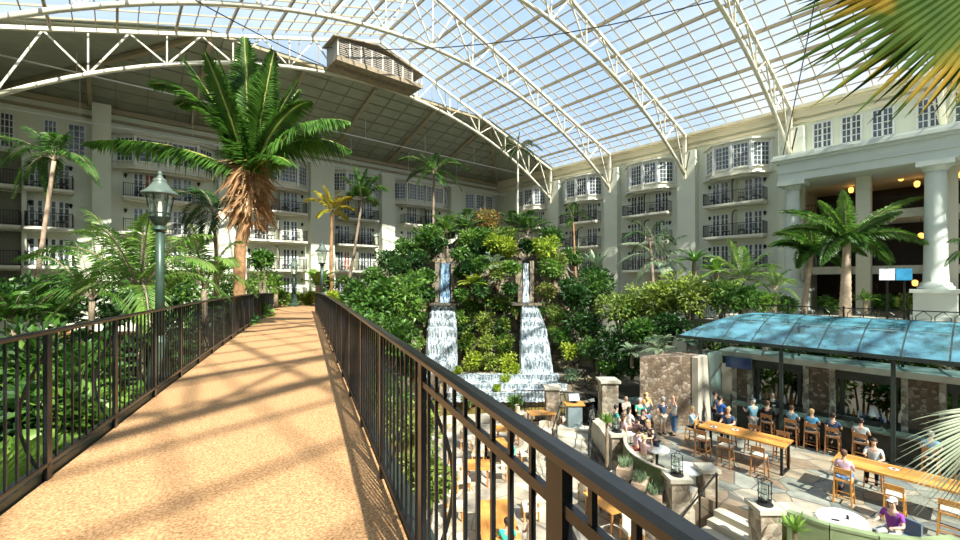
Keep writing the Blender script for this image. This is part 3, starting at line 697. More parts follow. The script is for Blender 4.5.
# ---------------- foliage ----------------
UPV = Vector((0, 0, 1))
def leaflet(mb, p, d, L, w, nrm, droop=.25):
    """folded pointed blade"""
    d = d.normalized(); s = d.cross(nrm)
    if s.length < 1e-3: s = Vector((1, 0, 0))
    s.normalize(); m = p+d*(L*.45); e = p+d*L-UPV*(L*droop); m = m-UPV*(L*droop*.18)
    n = s.cross(d)*(w*.25)
    mb.add([p, m+s*w/2+n, m, m-s*w/2+n, e], [(0, 1, 2), (0, 2, 3), (1, 4, 2), (2, 4, 3)])
def frond(mb, base, tip, arch, L=.7, n=40, w=.05, hang=.3, rise=.25, side=None, stem=.025, fill=1.0, bare=.12):
    base = Vector(base); tip = Vector(tip); mid = (base+tip)/2+UPV*arch
    def B(t): return base*(1-t)**2+mid*2*t*(1-t)+tip*t*t
    def T(t): return ((mid-base)*(1-t)+(tip-mid)*t).normalized()
    pts = [B(k/10) for k in range(11)]
    mb.cur = 1; mb.tube(pts, [stem*(1-.75*k/10)+.003 for k in range(11)], 5, False); mb.cur = 0
    for i in range(n):
        t = bare+(1-bare)*(i+.5)/n; p = B(t); tg = T(t)
        sd = tg.cross(UPV)
        if sd.length < .15: sd = (tip-base).cross(UPV)
        if sd.length < .15: sd = Vector((RX, RY, 0))
        sd.normalize(); up = sd.cross(tg)
        ll = L*(math.sin(math.pi*min(1, .18+.80*(t**.9))))**.7*U(.9, 1.08)
        for s_ in (-1, 1):
            if RND() > fill: continue
            d = sd*s_*1.0+tg*(.35+.75*t)+up*rise*U(.6, 1.4)-UPV*U(0, .15)
            leaflet(mb, p, d, ll, w, up, hang*U(.6, 1.3))
def trunk(mb, pts, r0, r1, n=14):
    """bumpy trunk along points"""
    P = []; R = []
    V = [Vector(p) for p in pts]; seg = len(V)-1
    for k in range(n*seg+1):
        u = k/n; i = min(int(u), seg-1); f = u-i; P.append(V[i].lerp(V[i+1], f)); fr = k/(n*seg)
        R.append((r0+(r1-r0)*fr)*(1.06 if k % 2 else .96))
    # smooth
    for _ in range(3): P = [P[0]]+[(P[i-1]+P[i]*2+P[i+1])/4 for i in range(1, len(P)-1)]+[P[-1]]
    mb.tube(P, R, 9)
def palm(name, px, py, d, ztop_pts, label, cat, lm, fr, r0=.16, r1=.11, tm=None, L=.7, n=36, w=.05, hang=.3, ground=ZF, group=None, rise=.25, clump=0):
    """px,py: crown centre; ztop_pts: trunk base px; fr: list of (dpx, dpy, depth offset, arch) in px relative to the crown"""
    c = W(px, py, d); b = W(ztop_pts, 300, d); b.z = ground
    t = thing(name, tuple(b), label, cat, group)
    m = MB(); q = b.lerp(c, .5)+Vector((RX, RY, 0))*U(-.15, .15)*(c.z-b.z)*.1
    trunk(m, [b, q, c-UPV*.05], r0, r1); part('trunk', m, tm or TRUNK, t, True)
    k = d/FP
    for f in fr:
        tip = c+Vector((RX, RY, 0))*f[0]*k-UPV*f[1]*k+Vector((FX, FY, 0))*f[2]
        m = MB(); frond(m, c, tip, f[3], L*(f[4] if len(f) > 4 else 1), n, w, hang, rise); part('frond', m, [lm, TRUNK], t)
    return t
def auto_fr(sz, n=11, up=.55, flat=.8):
    out = []
    for i in range(n):
        a = 2*math.pi*i/n+U(-.2, .2); e = [.15, .6, .95][i % 3]+U(-.1, .1)
        r = sz*U(.85, 1.1); out.append((r*math.cos(a)*math.cos(e*.9), -(r*math.sin(e)*up*1.5)+sz*.2*(1-e), math.sin(a)*math.cos(e)*1.2, r*.012*(1.2+e)))
    return out
def bush(name, c, r, lm, label, cat='bush', n=900, leaf=.28, lw=.5, sc=(1, 1, 1), hang=.15, group=None, lm2=None, kind=None, stem=True, ground=None, up=.5):
    c = Vector(c); m = MB()
    lobes = [(Vector((U(-.55, .55)*sc[0], U(-.55, .55)*sc[1], U(-.35, .6)*sc[2]))*r, r*U(.38, .62)) for _ in range(9)]+[(Vector((0, 0, 0)), r*.7)]
    for i in range(n):
        lc, lr = random.choice(lobes)
        v = Vector((random.gauss(0, 1), random.gauss(0, 1), random.gauss(0, 1))).normalized()
        p = c+lc+Vector((v.x*sc[0], v.y*sc[1], v.z*sc[2]))*lr*(U(.8, 1.05) if RND() < .75 else U(.3, .8))
        d = (v+Vector((U(-.8, .8), U(-.8, .8), U(-.3, up+.3))))
        m.cur = 1 if (lm2 and RND() < .22) else 0
        leaflet(m, p, d, leaf*U(.7, 1.3), leaf*lw*U(.8, 1.2), (v+UPV*.8).normalized(), hang)
    mats = [lm, lm2] if lm2 else lm
    g = ground if ground is not None else c.z-r*1.2*sc[2]
    t = thing(name, (c.x, c.y, g), label, cat, group)
    part('leaves', m, mats, t)
    if stem:
        s = MB()
        for k in range(4):
            a = k*1.7; s.tube([(c.x+.06*math.cos(a)*r, c.y+.06*math.sin(a)*r, g-.05), (c.x+.2*math.cos(a)*r, c.y+.2*math.sin(a)*r, (g+c.z)/2), (c.x+.5*math.cos(a)*r*sc[0], c.y+.5*math.sin(a)*r*sc[1], c.z+.3*r)], [.05*r+.01, .035*r+.01, .01], 6)
        part('stems', s, TRUNK, t)
    return t
def fern(name, c, r, lm, label, cat='fern', nf=16, L=.22, n=14, w=.05, ground=None, upf=1.2, group=None, hang=.3):
    """arching fronds from one crown"""
    c = Vector(c); g = ground if ground is not None else c.z-r
    t = thing(name, (c.x, c.y, g), label, cat, group); m = MB()
    for k in range(nf):
        a = 2*math.pi*k/nf+U(-.2, .2); e = U(-.05, upf); rr = r*U(.8, 1.1)
        tip = c+Vector((math.cos(a)*rr*math.cos(e), math.sin(a)*rr*math.cos(e), math.sin(e)*rr*.9-.15*rr))
        frond(m, c-UPV*.1*r, tip, r*.35, L*r, n, w, hang, .15, stem=.015)
    part('fronds', m, [lm, TRUNK], t)
    if c.z-g > .2: s = MB(); trunk(s, [(c.x, c.y, g), c], .07*r+.04, .06*r+.03, 8); part('trunk', s, TRUNK, t)
    return t
def bladeplant(name, c, r, lm, label, cat, nb=22, w=.25, ground=None, upmin=.3, upmax=1.4, curve=.35, group=None, stemh=True):
    """big strap leaves (banana, dracaena, yucca)"""
    c = Vector(c); m = MB()
    for k in range(nb):
        a = 2*math.pi*k/nb*2.4+U(-.3, .3); e = U(upmin, upmax); L = r*U(.75, 1.15)
        d = Vector((math.cos(a)*math.cos(e), math.sin(a)*math.cos(e), math.sin(e))); s = d.cross(UPV).normalized(); vs = []; fs = []
        N = 6
        for i in range(N+1):
            t_ = i/N; p = c+d*L*t_-UPV*L*curve*t_*t_; ww = w*math.sin(math.pi*min(.98, .12+.86*t_))**.8
            vs += [p-s*ww/2+UPV*ww*.15, p-UPV*0, p+s*ww/2+UPV*ww*.15]
        for i in range(N):
            b_ = i*3; fs += [(b_, b_+1, b_+4, b_+3), (b_+1, b_+2, b_+5, b_+4)]
        m.add(vs, fs)
    g = ground if ground is not None else c.z-r*.8
    t = thing(name, (c.x, c.y, g), label, cat, group); part('leaves', m, lm, t)
    s = MB(); trunk(s, [(c.x, c.y, g), c], .09*r+.03, .07*r+.02, 6); part('stem', s, TRUNK, t)
    return t
def fanleaf(mb, hub, d, side, L, nseg=30, spread=2.6, w=.05, droop=.2, tilt=.0, fold=.0, asym=.0):
    hub = Vector(hub); d = d.normalized(); side = (side-d*side.dot(d)).normalized(); n = d.cross(side)
    for k in range(nseg):
        a = (k/(nseg-1)-.5)*spread; v = d*math.cos(a)+side*math.sin(a)+n*tilt*abs(a)
        v.normalize(); l = L*(1-.18*abs(a)/spread*2)*(1-asym*max(0, a))*U(.88, 1.08); s = (v.cross(n)).normalized()
        N = 6; vs = []; fs = []
        for i in range(N+1):
            t_ = i/N; p = hub+v*l*t_-UPV*l*droop*t_**2.4; ww = w*(.25+1.5*t_ if t_ < .5 else (1.0 if t_ < .62 else (1-t_)/.38))
            ww = max(ww, .002); vs += [p-s*ww/2, p+n*ww*.22, p+s*ww/2]
        for i in range(N):
            b_ = i*3; fs += [(b_, b_+1, b_+4, b_+3), (b_+1, b_+2, b_+5, b_+4)]
        mb.add(vs, fs)

ASYM = 0
# tall palm with dry skirt
d0 = 15.5; k0 = d0/FP
c = W(250, 172, d0); b = W(236, 300, d0); b.z = ZF
t = thing('tall_palm', tuple(b), 'tall palm with broad fronds and a shaggy dry skirt rising left of the footbridge', 'palm tree')
m = MB(); trunk(m, [b, W(240, 250, d0), W(246, 215, d0), c], .2, .2, 16); part('trunk', m, TRUNKO, t, True)
BF = [(-146, -22, -.8, 1.3, .75), (-88, -82, -.5, 2.5, 1.1), (-82, -74, .6, 2.8, 1.1), (-60, -108, -.3, .9, 1.0), (-42, -104, .5, .8, 1.0), (-26, -114, -.5, .4, 1.1), (-10, -128, .4, .2, 1.1), (2, -126, -.5, .15, 1.1), (16, -130, .4, .2, 1.1), (28, -116, -.3, .3, 1.1), (42, -98, .5, .6, 1.0), (64, -66, -.4, 1.5, .85), (106, -42, -.8, 1.9, .85), (98, -24, .3, 2.1, .85), (60, 4, -1.5, 1.2, .8), (-60, -34, 2.4, 1.4, 1), (28, -104, 1.8, .8, 1), (-20, -98, -1.4, .5, 1), (-34, -104, 1.8, .8, 1), (6, -112, 1.2, .2, 1.1)]
for i, f in enumerate(BF):
    tip = c+Vector((RX, RY, 0))*f[0]*k0-UPV*f[1]*k0+Vector((FX, FY, 0))*f[2]
    m = MB(); frond(m, c-UPV*.2, tip, f[3]*.8, 1.0*f[4], 100, .10, (.95 if i in (0, 12, 13) else .4), .12, stem=.05, bare=.08); part('frond', m, [LDP, mat('yellow_frond_stem', (.40, .42, .10), .5, var=.1)], t)
m = MB()
for k in range(230):
    a = U(0, 6.28); hgt = U(-1.9, .3); p = c+Vector((.18*math.cos(a), .18*math.sin(a), hgt)); L = U(.5, 1.15)*(1 if hgt > -1.4 else .6)
    dd = Vector((math.cos(a), math.sin(a), U(-.9, .5))); leaflet(m, p, dd, L, U(.06, .14), Vector((-math.sin(a), math.cos(a), .3)), U(.4, .9))
part('dry_skirt', m, DEAD, t, label='shaggy skirt of dry brown fronds')
m = MB()
for k in range(90):
    a = U(0, 6.28); p = c+Vector((.25*math.cos(a), .25*math.sin(a), U(-1.2, -.1))); leaflet(m, p, Vector((math.cos(a)*.5, math.sin(a)*.5, -1)), U(.3, .6), .16, Vector((math.cos(a), math.sin(a), 0)), .1)
part('leaf_bases', m, mat('pale_tan_boots', (.66, .44, .24), .8, var=.35, scale=5), t, label='pale tan leaf bases')

# other palms
palm('slender_palm', 54, 160, 22, 21, 'slender palm with leaning pale trunk at the far left edge', 'palm tree', LG, [(-70, -8, -1, 1.6), (-66, 4, .6, 1.9), (-30, 40, -.5, 1.8), (-22, 32, .8, 1.7), (-36, -35, .3, .8), (-14, -30, .4, .4), (14, -22, -.3, .9), (52, 22, -.5, 1.6), (38, 26, .5, 1.5), (6, -34, .6, .3)], .13, .09, L=.75, n=40, w=.07, hang=.5, tm=mat('pinkish_trunk', (.52, .38, .27), .8, var=.3, scale=5))
palm('areca_palm', 140, 292, 10.5, 140, 'dense feathery palm behind the large green lamp post', 'palm tree', LGB, [(-92, -34, -.5, 1.2), (-80, -62, .4, 1.0), (-45, -82, -.3, .6), (-12, -76, .5, .4), (30, -76, -.6, .6), (62, -58, .4, .9), (84, -22, -.4, 1.1), (-86, 2, .5, 1.3), (70, 10, .9, 1.2), (-50, 24, -1, 1.0), (45, 34, -1.1, 1.0), (10, -60, -1.6, .7), (-35, -58, 1.6, .8)], .11, .08, L=.62, n=42, w=.045, hang=.55, tm=mat('pale_yellow_trunk', (.62, .52, .30), .7, var=.3, scale=4))
palm('areca_palm', 204, 288, 13, 208, 'feathery palm between the large lamp post and the tall palm', 'palm tree', LGB, [(-60, -30, -.5, 1.0), (-40, -52, .4, .8), (-8, -62, -.3, .5), (28, -48, .5, .7), (40, -22, -.5, 1.0), (-52, 6, .4, 1.1), (44, 8, .5, 1.0), (10, -50, -1, .6)], .11, .08, L=.65, n=36, w=.05, hang=.5)
palm('areca_palm', 92, 300, 14, 84, 'feathery palm with curved green fronds left of the large lamp post', 'palm tree', LG, [(-64, -40, -.4, 1.3), (-30, -60, .4, .8), (8, -56, .2, .5), (40, -42, -.4, .9), (-72, -6, .5, 1.5), (56, -4, .5, 1.2), (-46, 18, -.6, 1.2), (30, 16, .4, 1.0), (-85, 14, 0, 1.6)], .11, .08, L=.75, n=38, w=.05, hang=.6)
palm('dark_palm', 214, 214, 19, 228, 'dark palm behind the tall palm, in front of the balconies', 'palm tree', LGD, [(-46, -14, -.5, 1.2), (-36, 8, .4, 1.3), (-16, -22, .2, .6), (-26, 28, -.4, 1.1), (22, -8, .3, .9), (20, 20, .3, 1.0), (0, 30, -.6, .8), (-30, -24, .6, 1.0)], .1, .07, L=.8, n=36, w=.06, hang=.4, tm=TRUNKO)
palm('yellow_palm', 332, 212, 37, 332, 'palm with yellow-orange fronds in front of the left wing', 'palm tree', LYO, [(-24, -10, -.6, 1.0), (-20, -22, .4, .8), (-8, -26, 0, .3), (8, -24, .3, .5), (20, -14, -.5, .6), (24, -2, .2, .8), (-10, 6, -.8, .6), (12, 6, .8, .6)], .15, .13, tm=TRUNKO, L=1.0, n=40, w=.15, hang=.4, ground=-2.2)
palm('slender_palm', 362, 200, 37, 344, 'slender palm with a bending trunk right of the yellow palm', 'palm tree', LG, [(-8, -34, .3, .3), (-18, -22, -.4, .6), (4, -32, .3, .4), (16, -22, -.3, 1.0), (26, -10, .3, 1.4), (2, -10, -1.4, .6), (-14, -6, .4, .8), (12, 2, .8, .6)], .15, .1, L=1.0, n=40, w=.15, hang=.5, ground=-2.2)
palm('slender_palm', 434, 172, 42, 434, 'slender palm standing high in front of the solid ceiling', 'palm tree', LG, [(-36, -10, -.5, 1.7), (-28, 8, .4, 1.5), (-14, -18, .3, .7), (4, -18, -.3, .3), (22, -12, .4, 1.2), (34, -2, -.4, 1.6), (28, 18, .4, 1.6), (-16, 14, -.6, 1.0), (10, 14, -.6, .9)], .14, .1, L=1.0, n=38, w=.13, hang=.45, ground=-1)
palm('slender_palm', 518, 150, 38, 518, 'thin-trunked palm silhouetted against the roof glass', 'palm tree', LGD, [(-20, 2, -.3, 1.1), (-26, 8, .4, 1.2), (-10, -14, .2, .5), (2, -18, 0, .3), (14, -8, .3, .9), (24, 2, -.3, 1.2), (18, 10, .4, 1.0), (-8, 12, -.5, .8)], .12, .08, L=.7, n=26, w=.09, hang=.4, ground=-1, tm=mat('pale_bare_trunk', (.60, .60, .50), .7, var=.2, scale=3))
palm('young_palm', 573, 218, 43, 577, 'young palm before the farthest balconies of the right wing', 'palm tree', LG, [(-14, 0, .3, 1.0), (-8, -14, 0, .4), (2, -16, .3, .3), (12, -6, -.3, .8), (20, 4, .3, 1.2), (-6, 10, -.5, .7)], .12, .09, L=.7, n=22, w=.1, hang=.4, ground=-3, tm=TRUNKO)
palm('feathery_palm', 660, 262, 33, 662, 'grey-green feathery palm before the right wing balconies', 'palm tree', LGG, [(-46, 4, -.5, 1.6), (-38, -18, .4, 1.3), (-26, 22, -.6, 1.5), (-12, -36, .2, .5), (8, -38, .4, .4), (24, -26, -.4, 1.0), (36, -6, .4, 1.5), (30, 16, -.4, 1.3), (0, 18, -1.6, 1.0)], .18, .14, L=.85, n=32, w=.08, hang=.5)
palm('fluffy_palm', 650, 240, 36, 656, 'dark fluffy palm just behind the grey-green feathery palm', 'palm tree', LGD, [(-30, 0, -.5, 1.4), (-16, -20, .4, 1.0), (10, -18, -.6, .8), (28, 4, .4, 1.4), (18, 20, -.3, 1.2), (-20, 20, .3, 1.2)], .18, .14, L=.9, n=32, w=.09, hang=.5)
F1 = [(-76, -26, -.8, 2.0, .8), (-60, -10, .7, 1.8, .8), (-22, -40, .5, .7, .9), (-8, -48, -.3, .3, .9), (6, -38, .8, .5, .9), (46, -26, -.6, 1.0, .8), (84, -44, .5, 1.8, .8), (72, 8, -.8, 2.8, .9), (56, 22, .6, 2.5, .9), (-36, 26, -.8, 2.4, .9), (26, 26, -1.2, 2.0, .9), (-10, 10, -2, 1.6, .8)]
FOX = mat('foxtail_trunk', (.46, .36, .26), .8, var=.25, scale=5)
def fox(px, py, d, bx, label, sc=1, fr=F1):
    c = W(px, py, d); b = W(bx, 320, d); b.z = ZU; kk = d/FP
    t = thing('foxtail_palm', tuple(b), label, 'palm tree')
    m = MB(); trunk(m, [b, (b+c)/2, c], .34*sc, .2*sc); part('trunk', m, FOX, t, True)
    for f in fr:
        tip = c+Vector((RX, RY, 0))*f[0]*kk*sc-UPV*f[1]*kk*sc+Vector((FX, FY, 0))*f[2]
        m = MB(); frond(m, c, tip, f[3]*.55, .85*f[4], 42, .13, .35, .35, stem=.05); frond(m, c, tip+UPV*.03, f[3]*.55, .7*f[4], 42, .13, .45, -.5, stem=.05); frond(m, c, tip+UPV*.05, f[3]*.55, .6*f[4], 42, .12, .3, 1.5, stem=.05); part('frond', m, [LGB if f[1] < -30 else LG, TRUNK], t)
fox(847, 240, 28, 845, 'foxtail palm with bushy arching fronds in front of the portico')
fox(812, 252, 31, 803, 'foxtail palm with slimmer trunk at the left end of the portico', .62)
palm('banana_palm', 742, 282, 27, 742, 'broad-leaved palm left of the foxtail palms', 'palm tree', LGB, [(-34, -26, .3, 1.0), (-14, -44, 0, .4), (4, -36, .4, .5), (24, -28, -.4, .9), (42, -14, .3, 1.2), (50, 4, -.3, 1.4), (-44, -4, -.3, 1.2), (20, 10, -.8, .8), (-20, 8, -.8, .8)], .2, .15, L=.7, n=30, w=.1, hang=.35, ground=ZU)
palm('banana_palm', 775, 290, 26, 774, 'small broad-leaved palm tucked beside the portico column', 'palm tree', LGB, [(-20, -16, .3, .8), (-6, -26, 0, .3), (12, -20, -.3, .6), (24, -6, .3, .9), (-26, 2, .3, .9), (14, 8, -.8, .6)], .14, .1, L=.55, n=24, w=.09, hang=.35, ground=ZU)
palm('edge_palm', 985, 262, 24, 985, 'palm frond reaching in at the right edge beside the portico column', 'palm tree', LG, [(-36, -20, 0, 1.2), (-32, 4, .4, 1.5), (-16, -34, .3, .5), (20, -30, 0, .6), (30, 0, 0, 1.2)], .2, .15, L=.7, n=30, w=.08, hang=.45, ground=ZU)
# ---------------- waterfall hill ----------------
def hill_d(px, py):   # depth of the planted face
    v = (380-py)/155.0
    return 30.5+5.5*max(0, min(1.1, v))+(.0015*(px-490)**2)*.0
rk = MB(); NX, NY = 44, 26; vs = []; fs = []
for j in range(NY+1):
    for i in range(NX+1):
        px = 350+(600-350)*i/NX; v = j/NY
        top = 240+5*math.sin(px*.2)+max(0, 420-px)*.75+max(0, px-548)*1.2; py = 400+(top-400)*v
        d = hill_d(px, py)+U(-.25, .25)+(1.0 if abs(px-441) < 20 or abs(px-536) < 18 else .5)
        p = W(px, py, d)
        if j == 0: p.z = ZF
        vs.append(p)
for j in range(NY):
    for i in range(NX): a = j*(NX+1)+i; fs.append((a, a+1, a+NX+2, a+NX+1))
# back slope down to the ground
o = len(vs)
for i in range(NX+1):
    p = vs[NY*(NX+1)+i]; vs.append(p+Vector((FX, FY, 0))*3.5-UPV*1.0)
for i in range(NX+1):
    p = vs[o+i]; vs.append(Vector((p.x+FX*2, p.y+FY*2, ZF)))
for i in range(NX):
    a = NY*(NX+1)+i; fs.append((a, a+1, o+i+1, o+i)); fs.append((o+i, o+i+1, o+NX+2+i, o+NX+1+i))
rk.add(vs, fs); tag(rk.build('rock_hill', ROCK), 'planted rock hill carrying the two waterfalls', 'rock')
def water_sheet(pts, n=14, steps=10, bulge=.25, top=None):
    """pts: rows of (pxl, pxr, py, d)"""
    m = MB(); vs = []; fs = []; rowsn = 0
    for (a, b) in zip(pts[:-1], pts[1:]):
        for s_ in range(steps+(1 if b is pts[-1] else 0)):
            f = s_/steps; r = [a[q]+(b[q]-a[q])*f for q in range(4)]
            for i in range(n+1):
                px = r[0]+(r[1]-r[0])*i/n; dd = r[3]-bulge*(abs((s_ % 7)-3)/3)+.06*math.sin(i*1.9+s_*.7)+(.25 if i in (0, n) else 0)
                vs.append(W(px, r[2]+U(-.4, .4), dd))
            rowsn += 1
    for j in range(rowsn-1):
        for i in range(n): q = j*(n+1)+i; fs.append((q, q+1, q+n+2, q+n+1))
    return m.add(vs, fs)
for (cx, lab) in ((445, 'left'), (526, 'right')):
    t = thing('waterfall', tuple(W(cx, 378, 30)), '%s waterfall dropping from a narrow chute over stepped rocks' % lab, 'waterfall')
    w1, w2 = (6.5, 10) if lab == 'left' else (4.5, 6)
    part('upper_chute', water_sheet([(cx-w1*.8, cx+w1*.8, 263, 33.4), (cx-w1, cx+w1, 303, 32.6)], 8, 14, .1), BLUEST if lab == 'left' else WATER, t)
    nb = MB(); 
    for sx in (-1, 1): 
        a = W(cx+sx*(w1+1.5), 303, 32.9); b = W(cx+sx*(w1+1.5), 262, 33.5); nb.beam(a, b, .3, .8)
    part('chute_cheeks', nb, ROCK, t)
    part('ledge', MB().box(W(cx, 304, 32.0), (2.2, 1.2, .16), -TH), ROCK, t)
    if lab == 'left': rr_ = [(431, 456, 306, 31.9), (427, 457, 330, 31.1), (424, 458, 378, 30.0)]
    else: rr_ = [(521, 537, 304, 31.6), (520, 547, 330, 31.0), (519, 554, 376, 30.0)]
    part('falls', water_sheet(rr_, 16, 20, .16), WATER, t)
t = thing('cascade', tuple(W(520, 400, 27.5)), 'wide low cascade below the two waterfalls', 'cascade')
cas = MB()
for i, (y, dd, a, b) in enumerate(((375, 29.6, 430, 575), (384, 28.6, 440, 590), (393, 27.6, 448, 600))):
    A = W(a, y, dd); Bq = W(b, y, dd); cas.beam(A-UPV*1.0+Vector((FX, FY, 0))*.6, Bq-UPV*1.0+Vector((FX, FY, 0))*.6, 1.6, 2.0)
part('steps', cas, ROCK, t)
for i, (y, dd, a, b) in enumerate(((375, 29.6, 456, 560), (384, 28.6, 448, 568), (393, 27.6, 448, 560))):
    part('water_sheet', water_sheet([(a, b, y-1.5, dd+.55), (a, b, y, dd-.3), (a-2, b, y+9, dd-.45)], 40, 6, .15), WATER, t)
# pond
pond = MB().prism([tuple(v)[:2] for v in (LD(-9, 27.5), LD(-1, 28.4), LD(6, 28.2), LD(4.6, 25.6), LD(-1.6, 24.4), LD(-2.6, 20), LD(-3.2, 14), LD(-5, 13), LD(-9, 18))], ZF, ZF+.1)
tag(pond.build('pond', POOLW), 'brown shallow pond below the cascade', 'pond')
tag(MB().prism([tuple(v)[:2] for v in (LD(-2.5, 24.5), LD(4.6, 25.7), LD(4.7, 25.4), LD(-2.2, 24.1), LD(-2.3, 14), LD(-2.7, 14))], ZF, ZF+.45).build('pond_edge', PALE), 'pale stone kerb around the brown pond', 'kerb')

# planting: (species, px, py, depth, size px, material, label)
PL_ = []
def B(px, py, d, rpx, lm, label, n=900, leaf=.3, sc=(1, 1, .85), lm2=None, name='leafy_bush', cat='bush', **k):
    c = W(px, py, d); r = rpx*d/FP
    bush(name, c, r, lm, label, cat, n, leaf, sc=sc, lm2=lm2, **k)
def Fn(px, py, d, rpx, lm, label, nf=18, name='fern', cat='fern', **k):
    c = W(px, py, d); r = rpx*d/FP; fern(name, c, r, lm, label, cat, nf, **k)
def Bl(px, py, d, rpx, lm, label, name='strap_leaf_plant', cat='plant', **k):
    c = W(px, py, d); bladeplant(name, c, rpx*d/FP, lm, label, cat, **k)
# bright mass left of the falls
B(372, 303, 27, 26, LG, 'bright green leafy bush, nearest the footbridge railing, left of the falls', 1300, .38, lm2=LG)
B(400, 300, 28, 27, LGB, 'bright green leafy bush beside the left waterfall', 1300, .38, lm2=LG)
B(360, 330, 24, 26, LG, 'green leafy bush low against the right railing, far part', 1200, .34)
B(392, 338, 25, 28, LG, 'green leafy bush below the left side of the left waterfall', 1300, .34, lm2=LGB)
B(412, 365, 27, 18, LGD, 'dark bush at the foot of the left waterfall', 900, .3)
B(399, 268, 32, 13, LGD, 'clipped round dark bush left of the upper chute', 900, .25, lm2=LG, sc=(1, 1, 1))
B(416, 262, 33, 12, LGD, 'dark bush just left of the upper chute', 700, .28)
B(414, 286, 31, 14, LG, 'mid-green bush under the clipped round bush', 800, .3)
# hilltop
B(428, 240, 35, 15, LG, 'leafy shrub at the left crest of the rock hill', 900, .35, lm2=LGB)
palm('tufted_palm', 447, 234, 36, 447, 'tufted palm on the crest above the left waterfall', 'palm tree', LGB, auto_fr(26, 14), .13, .1, L=.85, n=22, w=.13, ground=0)
palm('tufted_palm', 466, 231, 36.5, 468, 'tufted palm on the crest between the waterfalls, left one', 'palm tree', LG, auto_fr(27, 14), .13, .1, L=.85, n=22, w=.13, ground=0)
palm('tufted_palm', 528, 232, 37, 528, 'feathery dark palm on the crest above the right waterfall', 'palm tree', LG, auto_fr(30, 14), .13, .1, L=.8, n=24, w=.12, ground=0)
palm('tufted_palm', 514, 228, 38, 514, 'feathery palm just left of the dark palm above the right waterfall', 'palm tree', LG, auto_fr(22, 11), .13, .1, L=.7, n=24, w=.12, ground=0)
B(486, 222, 38, 15, LRED, 'reddish-brown shrub on top of the rock hill', 700, .35, lm2=LGV)
B(497, 244, 34.5, 12, LGY, 'yellow-green shrub on the crest between the falls', 700, .34, lm2=LGB)
B(509, 248, 34.5, 11, LGY, 'yellow-green shrub directly left of the right chute', 650, .32)
B(543, 250, 34, 15, LGY, 'large yellow-green shrub on the crest right of the right chute', 900, .36, lm2=LGB)
B(552, 238, 35.5, 12, LG, 'mid-green shrub at the right shoulder of the hill', 700, .3)
B(549, 268, 33, 12, LGB, 'bright green bush hanging beside the right chute', 800, .3, lm2=LG)
B(478, 250, 35, 11, LGD, 'dark shrub on the crest midway between the falls', 600, .28)
B(559, 262, 34, 10, LGV, 'olive shrub at the right edge of the hilltop', 500, .28)
Fn(472, 284, 31.6, 16, LGY, 'large lime-green fern right of the left chute', 20, L=.3, w=.1)
Fn(493, 266, 32.6, 20, LGG, 'grey-green fern high between the chutes', 18, L=.28, w=.1)
Fn(500, 280, 32, 14, LGG, 'grey-green fern left of the right chute', 18, L=.28, w=.1)
Fn(478, 263, 33, 14, LG, 'green fern under the crest between the chutes', 16, L=.28, w=.1)
Fn(415, 250, 34, 13, LG, 'green fern on the left crest of the hill', 14, L=.3, w=.1)
hl = [('dark bush', LGD), ('olive bush', LGV), ('mid-green bush', LG), ('bright bush', LGB)]
cells = [(470, 305, LG, 'mid-green bush on the first tier between the falls, left'), (487, 303, LGD, 'dark bush on the first tier between the falls, centre'), (505, 305, LG, 'mid-green bush on the first tier between the falls, right'),
 (466, 325, LGD, 'dark bush on the second tier, against the left falls'), (484, 324, LGV, 'olive bush on the second tier between the falls'), (503, 326, LGD, 'dark bush on the second tier, against the right falls'),
 (468, 345, LG, 'mid-green bush on the third tier, against the left falls'), (487, 344, LGV, 'olive bush on the third tier between the falls'), (505, 346, LG, 'mid-green bush on the third tier, against the right falls'),
 (472, 362, LGY, 'yellow-green bush at the foot of the hill, left'), (491, 363, LGV, 'olive bush at the foot of the hill, centre'), (508, 364, LGY, 'yellow-green bush at the foot of the hill, right')]
for (px, py, lm, lb) in cells: B(px, py, hill_d(px, py)-.35, 11, lm, lb, 620, .24, lm2=LGY, sc=(1, .7, .95))
B(548, 292, 32.4, 11, LGV, 'olive bush right of the right falls, high', 600, .26, lm2=LRED)
B(556, 315, 31.6, 11, LGV, 'olive bush right of the right falls, midway', 600, .26, lm2=LGB)
B(563, 337, 30.8, 10, LG, 'mid-green bush right of the right falls, low', 600, .26)
B(570, 352, 30, 9, LGY, 'lime bush at the foot of the right falls', 500, .26)
B(566, 285, 33, 10, LGD, 'dark bush between the right falls and the garden', 500, .3)
B(577, 300, 31.5, 17, LGD, 'dark mass of leaves right of the waterfall hill', 900, .34)
B(583, 325, 30.5, 18, LGD, 'deep shaded bush beside the right waterfall', 900, .34)
B(590, 350, 29, 14, LG, 'ground bush at the right of the pond', 700, .26, lm2=LGG)
B(610, 368, 27, 14, LG, 'low bush behind the standing man in beige', 700, .28, lm2=LGB)
B(632, 366, 25.5, 13, LGD, 'dark low bush beside the stone wall', 700, .28)
B(572, 376, 28.5, 7, LGG, 'small pale bush by the cascade', 400, .2)
B(470, 398, 26.2, 8, LGB, 'low bright grass tuft by the cascade, left', 500, .3, lw=.15, up=1.2)
B(515, 402, 26, 7, LGB, 'low bright grass tuft by the cascade, centre', 500, .3, lw=.15, up=1.2)
B(497, 388, 28, 4, LGY, 'small mossy clump on the cascade', 250, .16)
B(505, 378, 29, 5, LGY, 'mossy clump above the cascade', 250, .16)
